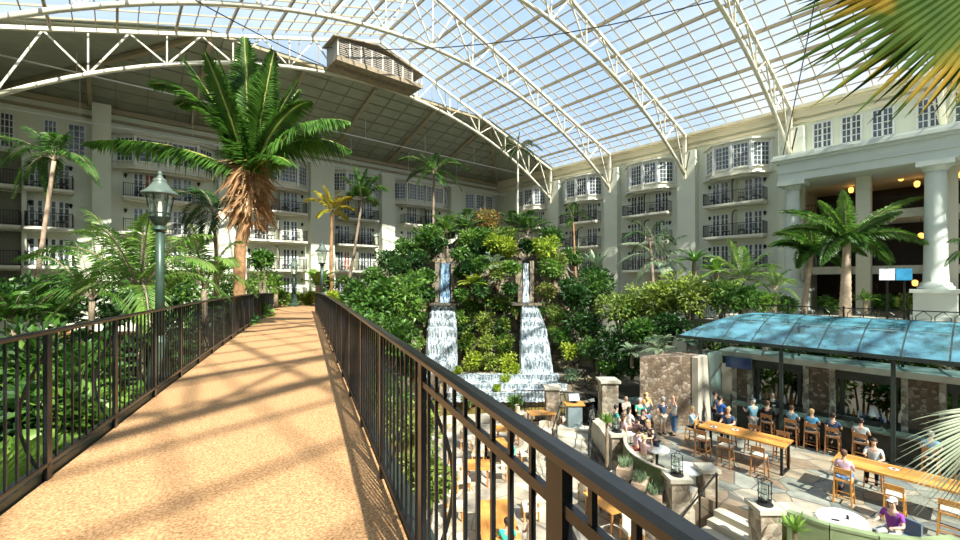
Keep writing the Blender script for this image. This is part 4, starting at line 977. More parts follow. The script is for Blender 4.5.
for (px, py, d, r, lm, lb) in ((388, 262, 33, 12, LGD, 'dark bush at the left flank of the hilltop'), (404, 248, 34.5, 11, LG, 'mid-green bush left on the hilltop'), (375, 278, 31.5, 13, LG, 'mid-green bush stepping down the left flank'), (356, 288, 30.5, 13, LGD, 'dark bush low on the left flank'), (438, 246, 34.3, 8, LGD, 'dark bush right above the left chute'), (456, 254, 34, 10, LG, 'bush on the crest just right of the left chute'), (470, 240, 35.5, 11, LGB, 'bright bush on the crest, left of centre'), (485, 236, 36, 11, LG, 'mid-green bush on the crest, centre'), (505, 238, 36, 11, LGV, 'olive bush on the crest, right of centre'), (527, 247, 34.5, 8, LGD, 'dark bush right above the right chute'), (456, 272, 32.8, 8, LGD, 'dark bush at the right cheek of the left chute'), (432, 278, 32.6, 9, LG, 'bush at the left cheek of the left chute'), (434, 295, 32, 7, LGD, 'small dark bush beside the left ledge'), (516, 290, 32.2, 7, LGD, 'small dark bush left of the right ledge'), (455, 296, 31.8, 7, LG, 'small green bush right of the left ledge'), (480, 290, 32, 12, LGD, 'dark bush in the middle between the ledges')):
    B(px+(6 if 450 < px < 460 else (-6 if 428 < px < 437 or 510 < px < 520 else 0)), py, d-.3, r, lm, lb, 650, .3, lm2=LGB if lm is not LGD else LG)
for (px, py, r, lm, lb) in ((480, 265, 10, LG, 'green bush beneath the crest between the chutes, left'), (497, 272, 10, LGV, 'olive bush beneath the crest between the chutes, centre'), (511, 268, 9, LGB, 'bright bush beneath the crest between the chutes, right'), (466, 268, 8, LGD, 'dark bush beneath the crest, by the left chute')):
    B(px, py, 31.9, r, lm, lb, 600, .3)
B(572, 258, 36, 10, LG, 'mid-green bush by the spiky plant', 500, .3)
B(590, 276, 35, 14, LGD, 'dark hedge bush under the spiky plant', 700, .3)
for (px, py, r, lm, lb) in ((424, 318, 6, LG, 'small green tuft at the left edge of the left falls, high'), (420, 342, 6, LGV, 'small olive tuft at the left edge of the left falls, low'), (460, 314, 5, LGB, 'small bright tuft at the right edge of the left falls'), (516, 312, 5, LGV, 'small olive tuft at the left edge of the right falls'), (542, 310, 6, LG, 'small green tuft at the right edge of the right falls, high'), (551, 330, 6, LGV, 'small olive tuft at the right edge of the right falls, low'), (458, 372, 5, LGY, 'mossy tuft at the foot of the left falls'), (516, 370, 5, LGY, 'mossy tuft at the foot of the right falls'), (530, 384, 4, LG, 'tiny tuft growing on the wide cascade, right'), (470, 380, 4, LGY, 'tiny tuft growing on the wide cascade, left')):
    B(px, py, hill_d(px, py)-1.0, r, lm, lb, 300, .2, sc=(.9, .6, 1.1))
# right garden
B(600, 290, 33, 20, LG, 'mid-green hedge bush before the farthest right wing balconies', 1000, .34)
B(622, 312, 29, 26, LGV, 'large olive bush, leftmost of the sunny hedge', 1500, .32, lm2=LGB)
B(655, 300, 28, 28, LGV, 'large olive bush, second in the sunny hedge', 1700, .32, lm2=LGY)
B(690, 296, 27, 26, LGV, 'large olive bush, third in the sunny hedge', 1600, .32, lm2=LGY)
B(722, 298, 26, 20, LG, 'green bush at the right end of the sunny hedge', 1100, .3, lm2=LGV)
B(615, 345, 27, 18, LGD, 'dark bush under the sunny hedge, left', 900, .32)
B(640, 332, 26, 17, LG, 'mid-green bush under the sunny hedge', 900, .3)
B(670, 327, 25.5, 17, LGD, 'dark bush under the sunny hedge, right', 900, .3)
Fn(660, 350, 23.8, 22, LGG, 'pale grey-green fern above the stone wall', 20, L=.3, w=.08)
Fn(632, 352, 24.5, 16, LGG, 'pale grey-green fern left of the stone wall top', 16, L=.3, w=.08)
Fn(688, 343, 23.6, 13, LGG, 'small grey-green fern by the canopy corner', 14, L=.3, w=.08)
Bl(694, 262, 31, 22, LG, 'broad-leaved plant above the sunny hedge', w=.5, nb=16)
Bl(716, 272, 29, 24, LGB, 'bright banana plant above the sunny hedge', name='banana_plant', w=.55, nb=14)
Bl(597, 268, 36, 22, LGG, 'spiky agave-like plant before the right wing', w=.35, nb=18, upmin=.7, curve=.1)
Bl(580, 262, 38, 8, LRED, 'small tawny plant beside the spiky plant', w=.25, nb=10)
for (px, py, dd, r, lb, lm) in ((745, 300, 25.5, 14, 'leafy shrub behind the canopy, left end', LG), (765, 303, 26, 12, 'second leafy shrub behind the canopy', LGB), (785, 305, 30, 11, 'shrub at the foot of the slim portico column', LG), (865, 300, 29.5, 12, 'spiky bright plant at the foot of the foxtail palm', LGB), (886, 304, 30, 9, 'low plants under the blue screen', LG), (911, 305, 28, 12, 'variegated shrub before the right column pedestal', LGV), (828, 306, 31, 9, 'small shrub between the two foxtail trunks', LG)):
    if 'spiky' in lb: Bl(px, py, dd, r*1.4, lm, lb, w=.14, nb=34, upmin=.1)
    else: B(px, py, dd, r, lm, lb, 600, .3, ground=ZU)
# plants in the planting bed behind the bar
for i, (X, Y, r, lm, lb) in enumerate(((26.6, 8.3, .9, LGB, 'leftmost'), (26.8, 6.6, 1.0, LG, 'second'), (26.7, 4.8, .9, LGV, 'third'), (26.9, 3.0, 1.0, LG, 'fourth'), (26.7, 1.3, .9, LGB, 'fifth'), (26.9, -.6, 1.0, LG, 'sixth'))):
    bush('leafy_bush', (X, Y, -5.0), r, lm, 'leafy bush seen through the bar openings, %s from the left' % lb, 'bush', 700, .3, lm2=LRED if i % 2 else LGY, ground=ZT if X < 28 else ZF, sc=(.8, 1, 1.2))
for i in range(9):
    bush('hedge_bush', (27.0, 10.6-i*1.7, -3.6), 1.0, [LG, LGD, LGV][i % 3], '%s hedge bush behind the bar roof, %s from the left' % (['green', 'dark', 'olive'][i % 3], ['first', 'second', 'third', 'fourth', 'fifth', 'sixth', 'seventh', 'eighth', 'ninth'][i]), 'bush', 700, .26, lm2=LGY if i % 3 else LGB, ground=ZF, sc=(.45, 1, .8))
# beyond the footbridge
for (px, py, d, r, lm, lb, kind) in ((278, 298, 34, 10, LGB, 'low bright plant at the far end of the footbridge', 0), (296, 300, 36, 9, LGV, 'low yellow-green plant at the far end of the footbridge', 0), (310, 298, 37, 8, LGY, 'yellow croton beside the far right lamp post', 0), (336, 300, 34, 9, LGY, 'yellow-green croton right of the far lamp post', 0), (352, 296, 33, 10, LGD, 'dark low shrub under the bending palm', 0),
  (262, 282, 30, 16, LGB, 'light green shrub behind the end of the left railing', 0), (262, 262, 26, 12, LG, 'small tree crown right of the tall palm trunk', 0), (325, 285, 38, 12, LG, 'shrub under the yellow palm', 0)):
    B(px, py, d, r, lm, lb, 600, .3, ground=-2.2)
for (px, py, d, r, lm, lb) in ((318, 285, 35, 30, LGB, 'banana plant behind the far lamp post'), (345, 285, 37, 18, LG, 'small banana plant under the bending palm'), (276, 288, 33, 20, LG, 'broad-leaved plant at the far end of the left railing'), (216, 275, 20, 22, LGB, 'banana plant beside the tall palm trunk')):
    Bl(px, py, d, r, lm, lb, name='banana_plant', w=.7, nb=13, ground=-2.3, upmin=.4)
# left garden seen past and through the left railing
LGL = [(12, 318, 13, 40, LG, 'feathery fern mass at the left edge above the railing', 1), (60, 322, 15, 34, LG, 'fern mass above the left railing', 1), (110, 322, 15, 30, LGD, 'dark fern behind the left railing, below the feathery palms', 1), (170, 318, 14, 30, LGD, 'dark fern behind the green lamp post', 1), (214, 312, 17, 24, LG, 'green fern near the tall palm foot', 1),
 (20, 372, 10, 56, LGD, 'dark bush behind the left railing, nearest the left edge', 0), (70, 385, 9.5, 50, LG, 'green bush behind the left railing, left part', 0), (128, 372, 11, 48, LGD, 'dark bush behind the left railing, middle part', 0), (180, 352, 13.5, 40, LG, 'green bush behind the left railing, by the lamp post', 0), (222, 338, 17, 32, LGD, 'dark bush behind the left railing, far part', 0),
 (250, 322, 22, 22, LG, 'green bush behind the far end of the left railing', 0), (40, 430, 8.5, 50, LGD, 'low dark bush under the left railing', 0), (100, 420, 9, 40, LGB, 'low bright bush under the left railing', 0), (5, 300, 19, 30, LGD, 'dark bush at the left edge, far back', 0), (60, 300, 22, 34, LGD, 'dark bush in front of the lowest left balconies', 0), (130, 300, 24, 34, LGD, 'dark bush in front of the left wing ground floor', 0), (185, 296, 26, 30, LG, 'green bush in front of the left wing ground floor, right part', 0), (232, 292, 30, 24, LG, 'green bush left of the footbridge end, far back', 0)]
for (px, py, d, r, lm, lb, k) in LGL:
    if k: Fn(px, py, d, r, lm, lb, 22, L=.3, n=20, w=.06, ground=ZF)
    else: B(px, py, d, r, lm, lb, 1400, .3, ground=ZF, lm2=LGB if lm is LG else LG)
for (px, py, d, r, lb) in ((30, 470, 6.5, 60, 'broad bright-leaved plant low behind the left railing, left'), (110, 425, 8.5, 38, 'broad bright-leaved plant low behind the left railing, right'), (150, 400, 8.2, 30, 'broad-leaved plant below the green lamp post')):
    Bl(px, py, d, r, LGB, lb, name='broad_leaf_plant', w=.35, nb=22, ground=ZF)
# more under-bridge right side
for (px, py, d, r, lm, lb) in ((408, 430, 14, 34, LGV, 'olive bush seen through the right railing'), (385, 400, 17, 30, LG, 'green bush seen through the right railing, farther'), (425, 480, 11.5, 26, LGV, 'low olive bush beside the lower dining floor')):
    B(px, py, d, r, lm, lb, 900, .25, ground=ZF)
# foreground fan palms
def fan_palm(base, label, leaves, lm, zt, stemm=TRUNK):
    t = thing('fan_palm', (base.x, base.y, ZF), label, 'palm tree'); b = Vector((base.x, base.y, ZF)); c = Vector((base.x, base.y, zt))
    m = MB(); trunk(m, [b, (b+c)/2, c], .17, .13); part('trunk', m, stemm, t, True)
    for (hub, d, side, L, ns, sp, w_, dr) in leaves:
        m = MB(); fanleaf(m, hub, d, side, L, ns, sp, w_, dr, asym=ASYM); f = part('fan_leaf', m, lm, t)
        part('leaf_stalk', MB().tube([c, (c+Vector(hub))/2+UPV*.15, hub], [.03, .022, .018], 6), mat('leaf_stalk_green', (.2, .24, .05), .5), f)
    return t
def S3(px, py, d): return W(px, py, d)
h1 = S3(1080, -88, 2.4); h2 = S3(1090, -75, 2.8); h0 = S3(1080, -120, 2.6)
ASYM = .42
fan_palm(LD(5.6, 3.6), 'fan palm whose green-gold leaves hang in at the top right corner', [
   (h1, S3(850, 20, 2.3)-h1, S3(1000, 200, 2.35)-h1, 2.0, 46, 1.45, .055, .03), (h2, S3(860, 45, 2.7)-h2, S3(1020, 200, 2.75)-h2, 2.15, 40, 1.4, .06, .04), (h0, S3(870, -15, 2.55)-h0, S3(1000, 120, 2.55)-h0, 2.0, 36, 1.3, .055, .03)], LFAN, 2.6)
ASYM = 0
h3 = S3(1020, 412, 4.2); h4 = S3(1025, 440, 4.6)
fan_palm(LD(6.9, 4.8), 'pale sage fan palm leaf reaching in at the bottom right', [
   (h3, S3(915, 470, 4.1)-h3, S3(1020, 560, 4.3)-h3, 1.42, 26, 1.15, .03, .12), (h4, S3(950, 492, 4.5)-h4, S3(1040, 560, 4.6)-h4, 1.0, 16, 1.2, .03, .16)], LPAL, -1.2)
h5 = S3(-22, 500, 4.0); h6 = S3(8, 520, 4.3)
fan_palm(LD(-5.4, 4.6), 'bright green fan palm leaves low at the left edge behind the railing', [
   (h5, S3(30, 440, 4.0)-h5, S3(40, 520, 4.4)-h5, .85, 26, 2.2, .05, .1), (h6, S3(40, 470, 4.4)-h6, S3(60, 530, 4.4)-h6, .8, 24, 2.4, .05, .1)], LGB, -3.0)
# ---------------- bar pavilion ----------------
t = thing('bar_pavilion', (24.8, 3, ZT), 'open stone bar pavilion under the blue glass canopy', 'bar')
part('fascia_roof', MB().bb(24.2, 26.0, -6, 9.15, -3.95, -3.68), PALE, t)
DK = mat('dark_green_steel2', (.03, .045, .04), .4, var=.2, scale=3)
part('dark_header', MB().bb(24.35, 24.6, -6, 9.0, -4.35, -3.95), DK, t)
for (ya, yb) in ((8.5, 7.6), (5.5, 4.35), (2.25, 1.0), (-1.4, -2.6), (-5.0, -6)):
    part('stone_pier', MB().bb(24.3, 24.9, yb+.15, ya-.15, ZT+1.15, -3.95), RUBBLED, t)
    part('pier_quoin', MB().bb(24.22, 24.95, yb, yb+.2, ZT, -3.95).bb(24.22, 24.95, ya-.2, ya, ZT, -3.95), RUBBLE, t)
for (a, b) in ((7.5, 5.6), (4.25, 2.35), (.9, -1.3)):
    for y in (a-.1, b+.1): part('opening_jamb', MB().bb(24.5, 24.62, y-.08, y+.08, ZT+1.15, -4.3), DK, t)
part('back_counter', MB().bb(24.3, 24.9, -6, 8.6, ZT, ZT+1.15), mat('dark_bar_front', (.06, .06, .05), .6, var=.3), t)
# end wall and curved rubble wall
struct('wall_bar_end', MB().bb(21.4, 24.3, 9.0, 9.3, ZT, -3.75), PALE, 'pale concrete end wall of the bar')
a = LD(7.7, 20.7); b = Vector((21.5, 9.3, 0)); 
a2 = LD(8.0, 21.3); poly = [(b.x, b.y), (a.x, a.y), (a2.x, a2.y), (21.6, 10.6), (24.3, 9.9), (24.3, 9.3)]
struct('wall_bar_rubble', MB().prism(poly, ZF, -3.76), RUBBLED, 'brown rubble stone wall beside the bar')
# bar counter
t = thing('bar_counter', (23.3, 2.0, ZT), 'long dark bar counter with seated guests', 'counter')
part('front', MB().bb(23.15, 23.5, -5, 7.9, ZT, ZT+1.05), mat('dark_stone_front', (.07, .07, .055), .7, var=.3, scale=4), t)
part('countertop', MB().bb(22.85, 23.6, -5.1, 8.0, ZT+1.05, ZT+1.12), mat('grey_green_granite', (.22, .24, .18), .25, var=.5, scale=25), t)
bcol = [mat('bottle_green', (.03, .12, .05), .15), mat('bottle_clear', (.55, .65, .70), .1), mat('bottle_amber', (.30, .12, .03), .15), mat('bottle_blue', (.05, .15, .35), .15)]
bn = ['green', 'clear', 'amber', 'blue']
k = 0
for sec, (a, b) in enumerate(((7.3, 5.8), (4.1, 2.5), (.7, -1.1))):
    y = a
    while y > b:
        i = random.randrange(4); s = .8+.5*RND(); x = 24.55+U(-.1, .1)
        t = thing('bottle', (x, y, ZT+1.15), '%s glass bottle on the back counter, %s opening of the bar' % (bn[i], ['left', 'middle', 'right'][sec]), 'bottle', 'bottles on the back counter of the bar, %s, %s opening' % (bn[i], ['left', 'middle', 'right'][sec]))
        part('body', MB().lathe((x, y, ZT+1.15), [(.045, 0), (.05, .02), (.05, .2*s), (.018, .27*s), (.018, .33*s)], 10), bcol[i], t, True)
        part('cap', MB().lathe((x, y, ZT+1.15+.33*s), [(.02, 0), (.02, .03)], 8), BLACK, t)
        y -= .17; k += 1
# glassware and white shade on counter
for (y, lb) in ((6.9, 'near the bartender'), (5.1, 'beside the woman in teal'), (3.6, 'beside the man in navy'), (2.7, 'right part of the bar')):
    t = thing('drinking_glass', (23.2, y, ZT+1.12), 'clear drinking glass on the bar counter, '+lb, 'glass')
    part('glass_body', MB().lathe((23.2, y, ZT+1.12), [(.035, 0), (.045, .15)], 10), LAMPG, t)
    part('drink', MB().lathe((23.2, y, ZT+1.125), [(.03, 0), (.036, .08)], 10), bcol[2], t)
q = (24.5, 3.1, ZT+1.15)
t = thing('table_lamp', q, 'small lamp with white cone shade on the back counter', 'lamp')
part('base', MB().lathe(q, [(.1, 0), (.03, .04), (.02, .25)], 12), BLACK, t); part('lamp_shade', MB().lathe((q[0], q[1], q[2]+.2), [(.2, 0), (.08, .4)], 20), WHITE, t)
# television
t = thing('television', (24.1, 8.0, -4.1), 'dark blue television screen under the pavilion roof', 'television')
part('screen', MB().box((24.05, 8.15, -4.2), (.06, 1.15, .55)), mat('tv_screen_blue', (.02, .05, .12), .2, emis=(.02, .07, .2), estr=.1, coord='Generated', var=.5, scale=3), t)
part('bracket', MB().box((24.2, 8.15, -4.15), (.25, .2, .2)), BLACK, t)
# canopy
CGL = glassmat('blue_green_canopy_glass', (.30, .55, .62), .5, (.11, .31, .40), .12, noise=1.6, diff=True)
t = thing('glass_canopy', (24.2, 3, ZT), 'large blue-green glass canopy over the bar on slim dark posts', 'canopy')
fz, bz = -2.92, -1.75; XF_, XB_ = 22.4, 26.4
def cz(X): f = (X-XF_)/(XB_-XF_); return fz+(bz-fz)*math.sin(f*math.pi/2)
gm = MB(); vs = []; fs = []; n = 8
for i in range(n+1):
    X = XF_+(XB_-XF_)*i/n; Ye = 10.5-2.6*i/n; vs += [(X, Ye, cz(X)), (X, -6, cz(X))]
for i in range(n): fs.append((2*i, 2*i+1, 2*i+3, 2*i+2))
vs += [(27.6, 7.9, bz-.5), (27.6, -6, bz-.5)]; fs.append((2*n, 2*n+1, 2*n+3, 2*n+2)); 
gm.add(vs, fs); part('glass_roof', gm, CGL, t, True)
fr_ = MB(); Y = 9.6; 
while Y > -6:
    pts = [(XF_+(XB_-XF_)*i/n, Y, cz(XF_+(XB_-XF_)*i/n)-.04) for i in range(n+1) if Y < 10.5-2.6*i/n]
    if len(pts) > 1:
        for p_, q_ in zip(pts[:-1], pts[1:]): fr_.beam(p_, q_, .05, .08)
    Y -= 1.25
fr_.beam((XF_, 10.5, fz-.02), (XF_, -6, fz-.02), .1, .16); fr_.beam((XF_, 10.5, fz-.02), (XB_, 7.9, bz-.02), .08, .12); fr_.beam((XB_, 7.9, bz-.04), (XB_, -6, bz-.04), .08, .1)
fr_.beam((24.4, 9.2, cz(24.4)-.06), (24.4, -6, cz(24.4)-.06), .06, .1)
part('frame', fr_, DK, t)
for Y in (9.35, 5.9, 2.3, -1.3, -4.8):
    part('post', MB().beam((22.5, Y, ZT), (22.5, Y, fz-.08), .13).box((22.5, Y, ZT+.04), (.3, .3, .08)), DK, t); part('strut', MB().beam((22.5, Y, fz-.25), (23.6, Y, cz(23.6)-.1), .06), DK, t); part('rear_post', MB().beam((25.3, Y, -3.7), (25.3, Y, cz(25.3)), .1), DK, t)

# ---------------- furniture ----------------
def Rz(a): return Matrix.Rotation(a, 3, 'Z')
def high_table(cx, cy, L, Wd, label):
    z = ZT+1.1
    t = thing('high_table', (cx, cy, ZT), label, 'table', 'long high tables with orange wood tops')
    m = MB()
    for i in range(5): m.bb(cx-Wd/2+i*Wd/5+.004, cx-Wd/2+(i+1)*Wd/5-.004, cy-L/2, cy+L/2, z-.07, z)
    part('tabletop', m, WOODO, t)
    for sy in (-1, 1):
        for sx in (-1, 1):
            part('leg', MB().bb(cx+sx*(Wd/2-.14)-.04, cx+sx*(Wd/2-.14)+.04, cy+sy*(L/2-.12)-.04, cy+sy*(L/2-.12)+.04, ZT, z-.07), BLACK, t)
        part('end_bar', MB().bb(cx-Wd/2+.14, cx+Wd/2-.14, cy+sy*(L/2-.12)-.04, cy+sy*(L/2-.12)+.04, ZT, ZT+.07).bb(cx-Wd/2+.14, cx+Wd/2-.14, cy+sy*(L/2-.12)-.04, cy+sy*(L/2-.12)+.04, z-.14, z-.07), BLACK, t)
high_table(18.85, 6.2, 3.0, 1.1, 'long orange high table, left one, in front of the bar')
high_table(18.7, 1.75, 3.2, 1.1, 'long orange high table, right one, partly behind the sage palm leaf')
def stool(x, y, a, label, z=ZT, H=.75, group='wooden bar stools with low backs', wood=None, name='bar_stool'):
    M = Rz(a); c = Vector((x, y, z)); wd = wood or WOODB
    t = thing(name, (x, y, z), label, 'stool' if H > .6 else 'chair', group)
    def V(p): return c+M@Vector(p)
    for sx in (-1, 1):
        for sy in (-1, 1):
            top = (sx*.19, sy*.18, H if sy < 0 else H+.36)
            part('leg', MB().beam(V((sx*.23, sy*.23, 0)), V(top), .042, .042, up=Vector((1, 0, 0))), wd, t)
    m = MB(); m.box(V((0, 0, H)), (.44, .44, .045), a); part('seat', m, wd, t)
    part('cushion', MB().box(V((0, -.01, H+.04)), (.4, .4, .05), a), CUSH, t)
    part('backrest', MB().box(V((0, .2, H+.31)), (.44, .035, .16), a), wd, t)
    if H > .6:
        m = MB()
        for z_, (p, q) in ((.25, ((-.21, -.2), (.21, -.2))), (.25, ((-.21, .2), (.21, .2))), (.32, ((-.21, -.2), (-.21, .2))), (.32, ((.21, -.2), (.21, .2)))): m.beam(V((*p, z_)), V((*q, z_)), .03, .03)
        part('stretcher', m, wd, t)
# a = 0: front (-Y local) ; chairs facing table: near-side stools face +X  => local -y -> +X : a = pi/2
sp = [(17.9, 7.35, 'leftmost stool on the near side of the left high table'), (17.75, 6.45, 'second stool on the near side of the left high table'), (17.7, 5.3, 'third on the near side of the left high table')]
for (x, y, lb) in sp: stool(x, y, math.pi/2, 'wooden bar stool, '+lb, wood=WOODB)
for (x, y, lb) in ((19.85, 5.2, 'right'), (19.85, 6.2, 'middle')): stool(x, y, -math.pi/2, 'wooden bar stool, %s one on the far side of the left high table' % lb)
stool(18.8, 8.15, math.pi, 'wooden bar stool at the left end of the left high table, under the blonde woman', wood=WOODO)
for (x, y, lb) in ((17.7, 2.95, 'under the woman in pale pink'), (17.45, 1.75, 'middle of the near side, right high table'), (17.4, .65, 'near side of the right high table, beside the sage leaf')): stool(x, y, math.pi/2, 'wooden bar stool, '+lb, wood=WOODO)
stool(19.75, 2.5, -math.pi/2, 'wooden bar stool under the man in the pale grey shirt')
for (y, lb) in ((6.35, 'under the man in black'), (5.45, 'under the woman in teal'), (4.75, 'under the guest in bright blue'), (4.05, 'under the man in navy'), (3.2, 'under the guest in the patterned shirt'), (1.3, 'right part of the bar, behind the sage leaf'), (.5, 'farthest right at the bar')):
    stool(22.25, y, math.pi/2, 'wooden bar stool at the bar counter, '+lb)
def pier(q, zt, zb, label, w=.55, cap=.7):
    t = thing('stone_pier', (q.x, q.y, zb), label, 'stone pier', 'rubble stone piers around the dining terrace')
    part('shaft', MB().box((q.x, q.y, (zt-.12+zb)/2), (w, w, zt-.12-zb), -TH), RUBBLE, t)
    part('cap', MB().box((q.x, q.y, zt-.06), (cap, cap, .12), -TH), PALE, t)
def lanternobj(q, z, label):
    t = thing('hurricane_lantern', (q.x, q.y, z), label, 'lantern', 'black metal lanterns on the stone piers')
    part('base', MB().lathe((q.x, q.y, z), [(.2, 0), (.2, .03), (.12, .08), (.15, .14)], 16), BLACK, t)
    part('glass_chimney', MB().lathe((q.x, q.y, z+.14), [(.1, 0), (.14, .15), (.1, .4)], 14), LAMPG, t)
    m = MB()
    for k in range(4):
        a = math.pi/4+k*math.pi/2; m.beam((q.x+.17*math.cos(a), q.y+.17*math.sin(a), z+.05), (q.x+.17*math.cos(a), q.y+.17*math.sin(a), z+.62), .018)
    for zz in (.34, .62):
        pts = [(q.x+.17*math.cos(a*math.pi/6), q.y+.17*math.sin(a*math.pi/6), z+zz) for a in range(13)]; m.tube(pts, .012, 5)
    m.tube([(q.x+.17*math.cos(a*math.pi/8), q.y, z+.62+.12*math.sin(a*math.pi/8)) for a in range(9)], .012, 5)
    part('cage', m, BLACK, t)
    part('candle', MB().lathe((q.x, q.y, z+.14), [(.035, 0), (.035, .14)], 10), WHITE, t)
zc = -6.1
PA = LD(5.5, 17.3); PB = LD(6.16, 13.45); PC = LD(7.55, 14.3); PD = LD(7.75, 11.7); PE = LD(8.75, 12.0)
pier(PA, zc, ZF, 'stone pier with a lantern left of the curved booth'); pier(PB, zc, ZF, 'stone pier with a lantern at the right end of the curved booth')
pier(PC, -6.2, ZF, 'plain stone pier at the left of the terrace stairs top', .5, .62); pier(PD, zc, ZF, 'stone pier with a lantern right of the terrace stairs'); pier(PE, -6.35, ZT, 'low plain stone pier behind the right lantern', .5, .6)
lanternobj(PA, zc, 'black lantern on the pier left of the curved booth'); lanternobj(PB, zc, 'black lantern on the pier at the right end of the curved booth'); lanternobj(PD, zc, 'black lantern on the pier right of the terrace stairs')
q = W(552, 386, 24.6); pier(Vector((q.x, q.y, 0)), q.z, ZF, 'stone pier beside the cascade', .75, .95)
q = W(608, 379, 21.8); pier(Vector((q.x, q.y, 0)), q.z, ZT, 'stone pier behind the man in beige', .8, 1.0)
q = W(592, 392, 20.2); lanternobj(Vector((q.x, q.y, 0)), ZT+.45, 'black lantern on the low wall left of the man in beige')
# low curved kerb wall
kw = [W(594, 400, 20.4), W(604, 412, 19.2), W(612, 425, 17.8)]
m = MB()
for a, b in zip(kw[:-1], kw[1:]): m.beam((a.x, a.y, ZT+.05), (b.x, b.y, ZT+.05), .45, 1.0)
tag(m.build('low_wall', PALE), 'low pale wall along the left side of the terrace', 'wall')
# curved ramp with steps
rp = [(589, 400, 21.5), (585, 412, 20.0), (579, 428, 18.6), (577, 450, 17.2), (582, 478, 15.6)]
t = thing('curved_steps', tuple(LD(4.2, 18, ZF)), 'curved flight of pale steps with handrails left of the terrace', 'steps')
m = MB(); cl = [LD(4.9, 21.6), LD(4.4, 20.2), LD(3.95, 18.8), LD(3.8, 17.3), LD(4.0, 15.8)]
for i, (a, b) in enumerate(zip(cl[:-1], cl[1:])):
    z = ZT-.05-(i+.5)*(ZT-ZF-.1)/4; 
    for h in range(2): p0 = a.lerp(b, h*.5); p1 = a.lerp(b, h*.5+.5); zz = ZT-.06-(i*2+h+1)*(ZT-ZF-.06)/9; m.beam((p0.x, p0.y, (ZF+zz)/2), (p1.x, p1.y, (ZF+zz)/2), 1.7, zz-ZF)
part('treads', m, PALE, t)
for sgn, nm in ((-1, 'left'), (1, 'right')):
    m = MB(); pts = []
    for i, p in enumerate(cl): 
        tg = (cl[min(i+1, 4)]-cl[max(i-1, 0)]).normalized(); sd_ = tg.cross(UPV); pts.append((p+sd_*sgn*-.78, ZT-(i)*(ZT-ZF)/4.6))
    m.tube([(p.x, p.y, z+.95) for p, z in pts], .028, 6); m.tube([(p.x, p.y, z+.5) for p, z in pts], .014, 6)
    for p, z in pts: m.beam((p.x, p.y, max(ZF, z-.25)), (p.x, p.y, z+.95), .035, .035, up=Vector((1, 0, 0)))
    part('handrail', m, BLACK, t)
# straight stairs between piers B/C and D
t = thing('terrace_stairs', tuple(LD(7.0, 12.9, ZF)), 'short flight of pale stone stairs down from the terrace', 'stairs')
m = MB(); a0 = LD(7.6, 13.6); dirs = (LD(-1, -.55)).normalized(); crs = LD(.48, -.87).normalized()
for i in range(5):
    z = ZT-.17-(i)*.2; p = a0+dirs*(.35*i); m.beam(tuple((p-crs*.1)[:2])+((ZF+z)/2,), tuple((p+crs*1.75)[:2])+((ZF+z)/2,), .37, z-ZF)
part('treads', m, PALE, t)
m = MB(); p0 = a0-crs*.12; p1 = a0+dirs*1.7-crs*.12
m.tube([(p0.x, p0.y, ZT+.95), (p1.x, p1.y, ZF+.95+.15)], .03, 6)
for f in (0, .5, 1): p = p0.lerp(p1, f); zt_ = (ZT+.95)*(1-f)+(ZF+1.1)*f; m.beam((p.x, p.y, ZF+.5 if f < 1 else ZF), (p.x, p.y, zt_), .05, .05, up=Vector((1, 0, 0)))
part('handrail', m, BLACK, t)
# railing beside cascade
t = thing('pond_railing', tuple(LD(5.2, 24.5, ZF)), 'dark railing along the pond beside the cascade', 'railing')
m = MB(); pts = [LD(2.0, 25.0), LD(4.0, 24.9), LD(5.6, 24.2), LD(5.8, 22.4)]
for a, b in zip(pts[:-1], pts[1:]):
    for z in (.1, 1.0): m.beam((a.x, a.y, -7.4+z), (b.x, b.y, -7.4+z), .04)
    nb = int((b-a).length/.2)
    for k in range(nb+1): p = a.lerp(b, k/nb); m.beam((p.x, p.y, ZF), (p.x, p.y, -6.4), .02, .02, up=Vector((1, 0, 0)))
part('bars', m, BLACK, t)
# curved booth between piers A and B
t = thing('curved_booth', tuple(LD(6.3, 15.3, ZT)), 'curved moss-green booth around a white table', 'booth')
A = LD(5.75, 17.0); Bp = LD(6.45, 13.6); Cc = LD(4.9, 15.0)
arc = [A*(1-s_)**2+Cc*2*s_*(1-s_)+Bp*s_*s_ for s_ in [k/12 for k in range(13)]]
ba = MB(); se = MB(); cp = MB()
for a, b in zip(arc[:-1], arc[1:]):
    sd_ = LD(1, 0)
    ba.beam((a.x, a.y, ZT+.42), (b.x, b.y, ZT+.42), .16, .95); cp.beam((a.x, a.y, ZT+.91), (b.x, b.y, ZT+.91), .13, .04)
    a2 = a+sd_*.35; b2 = b+sd_*.35; se.beam((a2.x, a2.y, ZT+.23), (b2.x, b2.y, ZT+.23), .5, .42)
part('backrest', ba, GREENV, t); part('seat', se, CUSH, t); part('cap_roll', cp, CUSH, t)
def white_table(q, z, r, label, oval=1.0, h=.72, mt=None):
    t = thing('dining_table', (q.x, q.y, z), label, 'table')
    m = MB(); n = 28; pr = [(q.x+r*oval*math.cos(2*math.pi*k/n), q.y+r*math.sin(2*math.pi*k/n)) for k in range(n)]; m.prism(pr, z+h-.05, z+h); part('tabletop', m, mt or WHITE, t)
    part('pedestal', MB().lathe((q.x, q.y, z), [(.3, 0), (.28, .04), (.05, .08), (.05, h-.08), (.2, h-.05)], 16), BLACK, t)
white_table(LD(7.05, 14.6), ZT, .48, 'white table beside the curved booth', 1.15)
white_table(LD(6.7, 16.3), ZT, .45, 'small white table among the seated guests')
